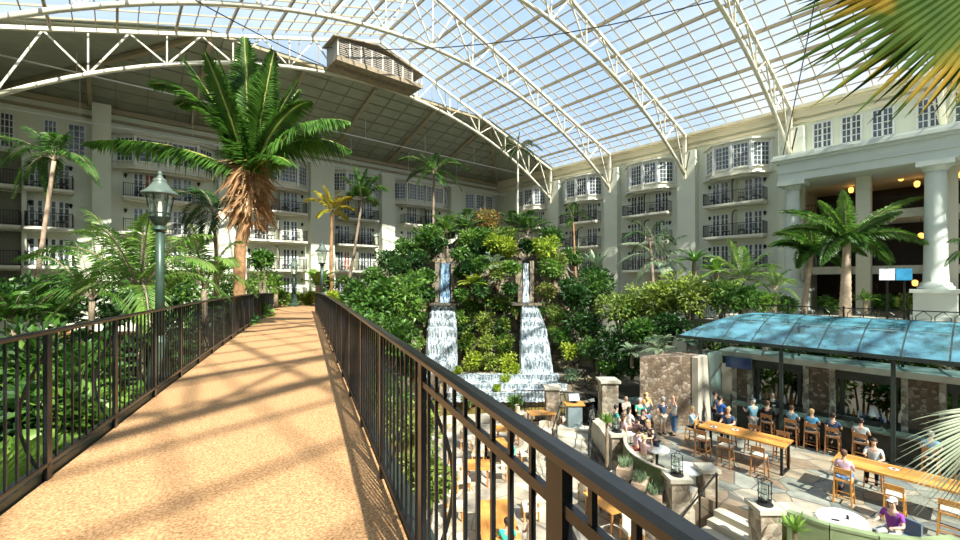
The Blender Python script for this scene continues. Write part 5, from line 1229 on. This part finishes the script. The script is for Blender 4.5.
# second green booth bottom right
t = thing('curved_booth', tuple(LD(9.6, 10.8, ZT)), 'green-backed bench along the bottom right edge', 'booth')
arc = [LD(8.3, 11.6), LD(8.9, 10.95), LD(9.7, 10.5), LD(10.6, 10.3), LD(11.5, 10.4)]
ba = MB(); se = MB(); cp = MB()
for a, b in zip(arc[:-1], arc[1:]):
    ba.beam((a.x, a.y, ZT+.4), (b.x, b.y, ZT+.4), .16, .85); cp.beam((a.x, a.y, ZT+.85), (b.x, b.y, ZT+.85), .2, .07)
    a2 = a+LD(.1, .36); b2 = b+LD(.1, .36); se.beam((a2.x, a2.y, ZT+.23), (b2.x, b2.y, ZT+.23), .5, .42)
part('backrest', ba, mat('light_moss_upholstery', (.26, .33, .17), .7, var=.2, scale=3), t); part('seat', se, GREENV, t); part('cap_roll', cp, MATS['light_moss_upholstery'], t)
q = Wz(842, 519, ZT+.72); white_table(q, ZT, .55, 'white table with small items in front of the green bench', 1.2)
for (dx, dy, lb, mm) in ((-.2, .1, 'black phone on the white table by the green bench', BLACK),):
    t = tag(MB().box((q.x+dx, q.y+dy, ZT+.725), (.09, .17, .012), .4).build('phone', mm), lb, 'phone')
t = thing('salt_shaker', (q.x+.1, q.y-.1, ZT+.72), 'dark shaker on the white table by the green bench', 'shaker'); part('body', MB().lathe((q.x+.1, q.y-.1, ZT+.72), [(.03, 0), (.035, .08), (.02, .12)], 10), BLACK, t); part('lid', MB().lathe((q.x+.1, q.y-.1, ZT+.84), [(.022, 0), (.012, .03)], 10), WHITE, t)
# planter boxes & plants
for (px, py, lb) in ((625, 462, 'left'), (640, 476, 'middle'), (655, 488, 'right')):
    q = W(px, py, 14.9 if lb == 'left' else (14.2 if lb == 'middle' else 13.7)); 
    t = thing('planter_box', (q.x, q.y, q.z-.4), 'tan planter box with upright leaves below the green booth, %s one' % lb, 'planter')
    part('box', MB().prism([(q.x+.35*c_-.14*s_, q.y-.0+.35*s_+.14*c_) for c_, s_ in ((1, .6), (-1, .6), (-1, -.6), (1, -.6))], q.z-.36, q.z-.12), mat('tan_terracotta', (.52, .38, .27), .8, var=.2, scale=5), t)
    m = MB()
    for k in range(60): p = Vector((q.x+U(-.3, .3), q.y+U(-.2, .2), q.z-.13)); leaflet(m, p, Vector((U(-.5, .5), U(-.5, .5), 1)), U(.18, .34), .06, Vector((U(-1, 1), U(-1, 1), .1)), -.05)
    part('leaves', m, LGG, t)
    pm = MB().prism([(q.x+.45*c_, q.y+.4*s_) for c_, s_ in ((1, 1), (-1, 1), (-1, -1), (1, -1))], ZF, q.z-.36)
    tag(pm.build('planter_ledge', RUBBLE), 'stone ledge under the %s planter box' % lb, 'ledge')
for (px, py, d, lb) in ((607, 424, 16.6, 'upright pale-leaved plant left of the lantern pier'), (795, 532, 10.6, 'spiky plant at the bottom edge by the green bench')):
    q = W(px, py, d); bladeplant('spiky_plant', q, .55, LGB, lb, 'plant', 26, .07, ground=ZF, upmin=.5, curve=.15)
# host stand with screen
q = W(574, 400, 21.5)
t = thing('host_stand', (q.x, q.y, ZF), 'blue-grey host stand with a wooden top by the curved steps', 'host stand')
zt_ = W(574, 404, 21.5).z
part('cabinet', MB().box((q.x, q.y, (ZF+zt_)/2), (.7, .6, zt_-ZF), -TH), mat('blue_grey_cabinet', (.20, .26, .28), .6), t)
part('wooden_top', MB().box((q.x, q.y, zt_+.03), (.95, .75, .06), -TH), WOODO, t)
t = thing('monitor', (q.x, q.y, zt_+.06), 'small monitor on the host stand', 'monitor'); M_ = Matrix.Rotation(-TH, 3, 'Z')@Matrix.Rotation(-.5, 3, 'X')
part('screen', MB().box((q.x, q.y, zt_+.33), (.5, .03, .34), M=M_), mat('monitor_blue', (.35, .6, .7), .3, emis=(.3, .55, .65), estr=.3), t); part('bezel', MB().box((q.x+.02, q.y+.03, zt_+.325), (.56, .03, .4), M=M_), BLACK, t); part('foot', MB().box((q.x, q.y, zt_+.08), (.25, .2, .04), -TH).box((q.x, q.y, zt_+.16), (.05, .05, .2), -TH), BLACK, t)

# lower dining floor tables and chairs
ZL = ZF+.06
def low_table(px, py, Lx, Ly, rz_, label):
    q = Wz(px, py, ZL+.75)
    t = thing('dining_table', (q.x, q.y, ZL), label, 'table', 'orange wooden tables on the lower floor')
    m = MB()
    for i in range(5): 
        off = Rz(rz_)@Vector((-Lx/2+(i+.5)*Lx/5, 0, 0)); m.box((q.x+off.x, q.y+off.y, ZL+.72), (Lx/5-.006, Ly, .05), rz_)
    part('tabletop', m, WOODO, t)
    for sx in (-1, 1):
        for sy in (-1, 1): o = Rz(rz_)@Vector((sx*(Lx/2-.1), sy*(Ly/2-.1), 0)); part('leg', MB().box((q.x+o.x, q.y+o.y, ZL+.35), (.07, .07, .7), rz_), WOODB, t)
    return q
def dchair(q, a, label):
    M = Rz(a); c = Vector((q.x, q.y, ZL)); t = thing('dining_chair', tuple(c), label, 'chair', 'cushioned wooden chairs on the lower floor')
    def V(p): return c+M@Vector(p)
    for sx in (-1, 1):
        for sy in (-1, 1): part('leg', MB().beam(V((sx*.25, sy*.25, 0)), V((sx*.24, sy*.24, .4 if sy < 0 else .62)), .05, .05, up=Vector((1, 0, 0))), WOODO, t)
    part('seat', MB().box(V((0, 0, .42)), (.56, .54, .12), a), CUSH, t)
    m = MB(); n = 8
    vs = []
    for k in range(n+1):
        an = math.pi*(k/n); x, y = .29*math.cos(an), .05+.25*math.sin(an); vs += [V((x, y, .45)), V((x, y, .85)), V((x*.85, y*.85-.0, .85)), V((x*.85, y*.85, .45))]
    fs = []
    for k in range(n):
        for j in range(4): fs.append((k*4+j, k*4+(j+1) % 4, k*4+4+(j+1) % 4, k*4+4+j))
    fs += [(3, 2, 1, 0), (n*4, n*4+1, n*4+2, n*4+3)]
    m.add(vs, fs); part('backrest', m, CUSH, t)
ra = -TH
T1 = low_table(497, 520, 1.15, 2.5, ra+.1, 'large orange table at the bottom, seen through the right railing')
T2 = low_table(478, 464, .95, .95, ra, 'small square orange table behind the large one')
T3 = low_table(497, 444, 1.0, 1.5, ra+.2, 'orange table with guests, beyond the small square one')
T4 = low_table(541, 412, 1.5, .9, ra+.2, 'orange table nearest the cascade')
T5 = low_table(606, 500, .8, 1.5, ra+.4, 'orange table beneath the railing, below the planters')
T6 = low_table(508, 428, 1.2, .8, ra, 'orange table half hidden by the railing, near the cascade')
ch = [(455, 505, 1.6, 'left of the large orange table, near end'), (462, 478, 1.9, 'left of the large orange table, far end'), (530, 505, -1.5, 'right of the large orange table'), (455, 462, 1.6, 'left of the small square table'), (500, 468, -1.6, 'right of the small square table'), (478, 452, 3.1, 'behind the small square table'), (520, 412, 1.6, 'left of the table nearest the cascade'), (566, 418, -1.5, 'right of the table nearest the cascade'), (545, 430, 0.1, 'in front of the table nearest the cascade'), (588, 490, 1.9, 'left of the table below the planters'), (655, 508, -1.7, 'under the round cushion below the booth'), (632, 528, .2, 'at the bottom below the planters'), (466, 438, 1.6, 'left of the occupied table'), (526, 452, -1.5, 'right of the occupied table')]
for (px, py, a, lb) in ch: dchair(Wz(px, py, ZL+.45), a+ra, 'cream-cushioned chair '+lb)
# brown timber steps seen through the left railing
q = W(95, 355, 13); t = thing('timber_steps', (q.x, q.y, ZF), 'brown timber structure among the plants behind the left railing', 'steps')
m = MB()
for k in range(5): m.box((q.x, q.y, q.z-.35+k*.24), (2.6, .5, .16), -TH)
part('boards', m, WOODB, t); part('support', MB().box((q.x+FX*.4, q.y+FY*.4, (ZF+q.z+.6)/2), (2.4, .2, q.z+.6-ZF), -TH), mat('dark_timber', (.10, .06, .03), .8), t)
# brown pot right of bench etc.
# ---------------- people ----------------
SK = [(.68, .42, .30), (.60, .36, .24), (.30, .17, .10), (.72, .48, .36)]
def cloth(nm, c): return mat('cloth_'+nm, c, .85, var=.12, scale=6)
def skinobj(name, V, E, Rr, m, parent, off, roots=(0,), sub=1):
    me = bpy.data.meshes.new(name); me.from_pydata([tuple(v) for v in V], E, []); me.materials.append(m)
    o = bpy.data.objects.new(name, me); COL.objects.link(o)
    md = o.modifiers.new('Skin', 'SKIN'); md.use_smooth_shade = True
    for i, r in enumerate(Rr):
        sv = me.skin_vertices[0].data[i]; sv.radius = r if isinstance(r, tuple) else (r, r); sv.use_root = i in roots
    s = o.modifiers.new('Sub', 'SUBSURF'); s.levels = sub; s.render_levels = sub
    if parent is not None: o.parent = parent
    return o
def person(q, z, face, label, shirt, pants, hair, pose='stand', skin=0, arms=('down', 'down'), H=1.74, seat=.78, long=False, cap=None, shorts=False, bald=False, lean=0.0, sleeves='short', woman=False):
    """face: heading angle in world (direction the person looks)"""
    sc = H/1.75; k = sc
    M = Matrix.Rotation(face-math.pi/2, 4, 'Z')   # local +Y is forward
    root = thing('person', (q.x, q.y, z), label, 'person'); root.rotation_euler = (0, 0, face-math.pi/2)
    PW[root.name] = Vector((q.x, q.y, z))
    sit = pose == 'sit'; hz_ = (seat+.09) if sit else .93*k
    l = lean; sh = .185*k if not woman else .165*k; hw = .09*k
    V = []; E = []; R = []
    def v(p, r, par=None):
        V.append(Vector(p)); R.append(r); i = len(V)-1
        if par is not None: E.append((par, i))
        return i
    tw = 1.0 if not woman else .9
    pel = v((0, 0, hz_), (.135*k, .10*k))
    wai = v((0, .12*l, hz_+.18*k), (.125*k*tw, .09*k), pel)
    che = v((0, .32*l, hz_+.38*k), (.155*k*tw, .105*k), wai)
    nb = v((0, .42*l, hz_+.51*k), (.07*k, .06*k), che)
    nt_ = v((0, .46*l+.01, hz_+.57*k), .05*k, nb)
    h1 = v((0, .50*l+.02, hz_+.66*k), (.07*k, .082*k), nt_)
    h2 = v((0, .52*l+.02, hz_+.74*k), (.074*k, .088*k), h1)
    h3 = v((0, .52*l+.01, hz_+.80*k), (.05*k, .06*k), h2)
    nose = v((0, .52*l+.115*k, hz_+.685*k), .011*k, h1)
    HC = Vector((0, .52*l+.015, hz_+.72*k)); legs = []; armsI = []
    for s in (-1, 1):
        hp = v((s*hw, 0, hz_-.06*k), .085*k, pel)
        if sit:
            kn = v((s*(hw+.03), .42*k, hz_-.03), .062*k, hp); 
            az_ = max(.09, hz_-.52*k); an = v((s*(hw+.03), .40*k, az_), .04*k, kn); he = an
            toe = v((s*(hw+.04), .52*k, az_-.05), .032*k, an)
        else:
            st = .05*s*k
            kn = v((s*(hw+.01), .01+st*.5, .50*k), .06*k, hp); an = v((s*(hw+.015), -st*.5, .09*k), .038*k, kn)
            toe = v((s*(hw+.03), .13*k-st*.5, .04*k), .033*k, an)
        legs.append((hp, kn, an, toe))
        shd = v((s*sh, .38*l, hz_+.45*k), .056*k, che)
        S0 = V[shd]; mode = arms[0 if s < 0 else 1]
        if mode == 'down': el = S0+Vector((s*.07, -.03, -.28*k)); wr = el+Vector((s*.01, .08, -.24*k)); fd = Vector((0, .1, -1))
        elif mode == 'table': el = S0+Vector((s*.08, .10, -.25*k)); wr = el+Vector((-s*.06, .25*k, .02)); fd = Vector((-s*.2, 1, -.1))
        elif mode == 'face': el = S0+Vector((s*.06, .20, -.17*k)); wr = el+Vector((-s*.10, .08, .22*k)); fd = Vector((-s*.4, .1, 1))
        elif mode == 'up': el = S0+Vector((s*.16, .12, .14*k)); wr = el+Vector((s*.03, .06, .25*k)); fd = Vector((0, .1, 1))
        elif mode == 'hip': el = S0+Vector((s*.2, -.06, -.22*k)); wr = el+Vector((-s*.13, .12, -.16*k)); fd = Vector((-s*.6, .4, -.4))
        else: el = S0+Vector((s*.06, .14, -.22*k)); wr = el+Vector((-s*.08, .20*k, .07)); fd = Vector((-s*.3, 1, .1))
        e = v(el, .043*k, shd); wv = v(wr, .029*k, e); fd.normalize()
        pm_ = v(wr+fd*.07*k, (.038*k, .02*k), wv)
        armsI.append((shd, e, wv))
        # fingers and thumb: own chains rooted in the palm
        sdv = fd.cross(Vector((s, 0, .2)));  sdv = sdv.normalized() if sdv.length > .1 else Vector((0, 0, 1))
        crl = fd.cross(sdv).normalized()*(-s)
        for fi in range(4):
            o_ = wr+fd*.07*k+sdv*(fi-1.5)*.019*k; Lf = (.062, .074, .07, .054)[fi]*k
            a = v(o_, .0095*k); b = v(o_+fd*Lf*.55+crl*.008, .009*k, a); c_ = v(o_+fd*Lf+crl*.03, .0075*k, b); rootsx.append(a) if False else RS.append(a)
        a = v(wr+fd*.03*k+sdv*-.02*k, .010*k); b = v(wr+fd*.06*k-sdv*.048*k+crl*.01, .0095*k, a); c_ = v(wr+fd*.09*k-sdv*.055*k+crl*.025, .008*k, b); RS.append(a)
    sm_ = mat('skin_%d' % skin, SK[skin], .55, var=.05)
    skinobj('body', V, E, R, sm_, root, None, roots=tuple([0]+RS)); RS.clear()
    # shirt
    g = 1.16; SV = []; SE_ = []; SR = []
    def sv(p, r, par=None):
        SV.append(Vector(p)); SR.append(r)
        if par is not None: SE_.append((par, len(SV)-1))
        return len(SV)-1
    a = sv(V[pel]+Vector((0, 0, -.05*k)), (.15*k, .118*k)); b = sv(V[wai], (.145*k*tw, .108*k), a); c_ = sv(V[che], (.172*k*tw, .122*k), b); d = sv(V[nb]-Vector((0, 0, .025)), (.085*k, .072*k), c_)
    for (si, ei, wi) in armsI:
        x = sv(V[si], .068*k, c_); y = sv(V[si].lerp(V[ei], .7), .056*k, x)
        if sleeves == 'long': y = sv(V[ei], .054*k, y); y = sv(V[ei].lerp(V[wi], .9), .04*k, y)
    skinobj('shirt', SV, SE_, SR, shirt, root, None)
    SV = []; SE_ = []; SR = []
    a = sv(V[pel], (.148*k, .112*k))
    for (hp, kn, an, toe) in legs:
        x = sv(V[hp], .10*k, a); y = sv(V[hp].lerp(V[kn], .95), .078*k, x)
        if not shorts: y = sv(V[kn]+Vector((0, 0, -.02)), .074*k, y); y = sv(V[kn].lerp(V[an], .9), .055*k, y)
    skinobj('shorts' if shorts else 'trousers', SV, SE_, SR, pants, root, None)
    def child(name, mb, m, smooth=True):
        me = bpy.data.meshes.new(name); me.from_pydata(mb.v, [], mb.f); me.materials.append(m)
        if smooth: me.polygons.foreach_set('use_smooth', [True]*len(mb.f))
        o = bpy.data.objects.new(name, me); COL.objects.link(o); o.parent = root
    for (hp, kn, an, toe) in legs:
        c2 = (V[an]+V[toe])/2; m = MB(); m.sphere((c2.x, c2.y+.01, max(c2.z-.015, .035*k)), .1*k, 10, 6, (.5, 1.35, .45)); child('shoe', m, BLACK)
    m = MB()
    for s in (-1, 1): m.sphere(HC+Vector((s*.03*k, .083*k, .0)), .0095*k, 6, 5)
    child('eyes', m, BLACK)
    m = MB().box(HC+Vector((0, .088*k, -.062*k)), (.045*k, .01, .01)); child('mouth', m, mat('lips', (.4, .14, .12), .6))
    m = MB()
    for s in (-1, 1): m.sphere(HC+Vector((s*.08*k, -.005, -.01*k)), .022*k, 6, 5, (.5, .8, 1.2))
    child('ears', m, sm_)
    if not bald:
        m = MB(); hc = HC+Vector((0, -.02*k, .035*k)); m.sphere(hc, .105*k, 14, 8, (.92, 1.0, .92), zmin=-.25)
        m.sphere(hc+Vector((0, -.035*k, -.03*k)), .09*k, 12, 8, (.95, .75, 1.0))
        if long: m.sphere(hc+Vector((0, -.06*k, -.12*k)), .1*k, 12, 8, (.9, .5, 1.5))
        child('hair', m, hair)
    if cap:
        m = MB(); hc = HC+Vector((0, -.005, .055*k)); m.sphere(hc, .11*k, 14, 8, (.95, 1.02, .85), zmin=0); m.box(hc+Vector((0, .12*k, .01)), (.15*k, .13*k, .015)); child('cap', m, cap)
    return root
RS = []
HB = mat('hair_dark', (.03, .02, .015), .6); HBR = mat('hair_brown', (.12, .06, .03), .6); HBL = mat('hair_blonde', (.60, .42, .20), .6); HG = mat('hair_grey', (.45, .43, .40), .6)
C_ = {n: cloth(n, c) for n, c in dict(beige=(.62, .56, .46), charcoal=(.05, .07, .09), navy=(.04, .08, .16), white=(.78, .78, .76), jeans=(.10, .22, .42), green=(.05, .40, .30), black=(.015, .015, .02), blue=(.03, .13, .50), sky=(.25, .48, .66), teal=(.14, .32, .42), grey=(.38, .38, .36), pink=(.72, .50, .62), red=(.5, .12, .1), purple=(.28, .06, .36), palegrey=(.55, .60, .60), bright=(.10, .36, .62), orange=(.70, .40, .15), rose=(.75, .45, .45), turq=(.05, .50, .42)).items()}
CAMH = math.atan2(-FY, -FX); AWAY = math.atan2(FY, FX); RT = math.atan2(RY, RX); LT = RT+math.pi
def PT(px, py):
    v = Wz(px, py, ZT); d = FX*v.x+FY*v.y
    return v if d < 19.7 or px > 700 else v*(19.7/d)
P = person
P(LD(6.75, 19.9), ZT, CAMH+.3, 'bald person in an open beige shirt standing beside the stone pier', C_['beige'], C_['grey'], HB, bald=True, arms=('down', 'fwd'))
P(PT(647, 431), ZT, AWAY, 'person in a charcoal shirt seen from behind, standing in the group', C_['charcoal'], C_['jeans'], HBL, arms=('fwd', 'fwd'))
P(PT(663, 430), ZT, AWAY+.3, 'person in a navy shirt and pale shorts standing in the group', C_['navy'], C_['beige'], HG, shorts=True, arms=('hip', 'fwd'))
P(PT(674, 431), ZT, LT, 'person in a white shirt and jeans raising one arm by the stone wall', C_['white'], C_['jeans'], HBR, arms=('up', 'fwd'))
P(PT(640, 424), ZT, CAMH, 'person in a green top half hidden behind the charcoal shirt', C_['green'], C_['black'], HG, arms=('fwd', 'fwd'), H=1.68)
P(PT(655, 430)+LD(0, 1), ZT, CAMH, 'person in an orange top behind the navy shirt', C_['orange'], C_['black'], HBL, arms=('fwd', 'down'), H=1.66, woman=True)
P(PT(616, 434), ZT, RT, 'dark-haired person in turquoise seated by the lantern pier', C_['turq'], C_['black'], HB, 'sit', arms=('table', 'table'), seat=.45)
P(PT(629, 437), ZT, RT+.5, 'dark-haired person in white seated behind the lantern pier', C_['white'], C_['rose'], HB, 'sit', arms=('table', 'table'), seat=.45, long=True, woman=True)
P(PT(624, 446), ZT, RT+.2, 'person with brown hair and rose top seated nearest the lantern pier', C_['rose'], C_['white'], HBR, 'sit', arms=('table', 'down'), seat=.45, woman=True, long=True)
P(PT(643, 440), ZT, CAMH, 'dark-haired person in black seated in the middle of the group', C_['black'], C_['black'], HB, 'sit', arms=('face', 'table'), seat=.45, woman=True, long=True)
P(PT(655, 464), ZT, LT+.4, 'blonde person in charcoal leaning over the booth table', C_['charcoal'], C_['charcoal'], HBL, arms=('table', 'table'), lean=.7, woman=True, long=True)
P(PT(637, 461), ZT, RT+.2, 'person in pink seated in the booth, left one', C_['pink'], C_['red'], HBR, 'sit', arms=('table', 'table'), seat=.45, woman=True, H=1.6)
P(PT(644, 470), ZT, RT+.4, 'person in rose seated in the booth, nearer one', C_['rose'], C_['beige'], HBL, 'sit', arms=('table', 'face'), seat=.45, woman=True, H=1.6)
P(PT(715, 428), ZT, RT-.3, 'person in a dark shirt standing by the pale end wall', C_['charcoal'], C_['black'], HB, arms=('fwd', 'down'))
P(PT(720, 434), ZT, RT+.4, 'person in a bright blue shirt standing beside the high table', C_['blue'], C_['black'], HB, arms=('fwd', 'fwd'))
P(LD(0, 0)+Vector((18.8, 8.15, 0)), ZT, -math.pi/2, 'blonde person in a light blue top seated at the end of the high table', C_['sky'], C_['black'], HBL, 'sit', arms=('table', 'face'), woman=True, long=True)
P(Vector((19.85, 7.1, 0)), ZT, math.pi, 'person in navy leaning on the far side of the left high table', C_['navy'], C_['black'], HBL, 'sit', arms=('table', 'table'))
stool(19.85, 7.1, -math.pi/2, 'wooden bar stool under the person in navy, far side of the left high table')
P(PT(753, 439), ZT, AWAY+.1, 'person in a teal-grey shirt, shorts and cap seen from behind', C_['teal'], C_['grey'], HG, shorts=True, cap=C_['charcoal'], arms=('fwd', 'fwd'), H=1.8)
P(Vector((23.9, 6.6, 0)), ZT, math.pi, 'bald bartender in black behind the bar', C_['black'], C_['black'], HB, bald=True, skin=1, arms=('fwd', 'fwd'), sleeves='long')
for (y, lb, s_, h_, ar, kw) in ((6.35, 'grey-haired person in black seated at the bar', 'black', HBR, ('table', 'table'), dict(sleeves='long')), (5.45, 'person in teal seated at the bar, hand to face', 'teal', HBR, ('face', 'table'), dict(woman=True)), (4.75, 'person in bright blue seated at the bar', 'bright', HBL, ('table', 'table'), dict(woman=True)), (4.05, 'person in navy seated at the bar, beside the bright blue shirt', 'navy', HB, ('table', 'table'), {}), (3.2, 'person in a pale blue shirt seated at the bar, farther right', 'palegrey', HB, ('table', 'table'), dict(skin=1)), (1.3, 'person in sky blue at the bar above the sage leaf', 'sky', HG, ('table', 'table'), {})):
    P(Vector((22.25, y, 0)), ZT, 0.0, lb, C_[s_], C_['black'], h_, 'sit', arms=ar, **kw)
P(Vector((19.75, 2.5, 0)), ZT, math.pi, 'person in a pale grey shirt facing us across the right high table', C_['palegrey'], C_['black'], HB, 'sit', arms=('table', 'fwd'))
P(Vector((17.7, 2.95, 0)), ZT, 0, 'person in pale pink seen from behind at the right high table', C_['pink'], C_['jeans'], HBR, 'sit', arms=('table', 'table'), skin=1, woman=True)
q = Wz(893, 533, ZT+.45)
P(q, ZT, LT+.35, 'person in a purple shirt and white cap seated at the bottom right', C_['purple'], C_['grey'], HG, 'sit', arms=('table', 'table'), seat=.45, cap=C_['white'])
t = thing('lounge_chair', (q.x, q.y, ZT), 'blue-grey chair under the person in purple', 'chair')
part('seat', MB().box((q.x, q.y, ZT+.42), (.6, .6, .1), LT+.35-math.pi/2), mat('blue_grey_fabric', (.16, .22, .30), .8), t); bk = LD(.32, -.05); part('backrest', MB().box((q.x+bk.x, q.y+bk.y, ZT+.62), (.6, .08, .5), LT+.35-math.pi/2), MATS['blue_grey_fabric'], t); part('frame', MB().box((q.x, q.y, ZT+.19), (.5, .5, .38), LT+.35-math.pi/2), BLACK, t)
for (px, py, f, lb, s_, h_, kw) in ((507, 548, AWAY, 'person with a purple and turquoise top at the large orange table', 'turq', HB, {}), (530, 545, LT, 'person in white beside the large orange table', 'white', HB, {}), (513, 458, LT, 'person in turquoise at the occupied table', 'turq', HBR, dict(woman=True)), (511, 432, CAMH, 'dark-haired person at the back of the occupied table', 'charcoal', HB, {}), (477, 448, RT, 'person in grey left of the occupied table', 'grey', HBR, {})):
    q = Wz(px, py, ZL+.5); P(q, ZL, f, lb, C_[s_], C_['black'], h_, 'sit', arms=('table', 'table'), seat=.45, **kw)
# plates on tables
def plate(q, z, label):
    t = thing('plate', (q.x, q.y, z), label, 'plate'); part('dish', MB().lathe((q.x, q.y, z), [(.08, 0), (.13, .02), (.12, .02), (.07, .01)], 18), WHITE, t); part('food', MB().sphere((q.x, q.y, z+.02), .05, 8, 6, (1, 1, .5)), bcol[2], t)
plate(Vector((18.6, 7.2, 0)), ZT+1.1, 'white plate at the left end of the left high table'); plate(Vector((18.9, 6.5, 0)), ZT+1.1, 'white plate farther along the left high table'); plate(Vector((18.8, 1.9, 0)), ZT+1.1, 'white plate on the right high table')
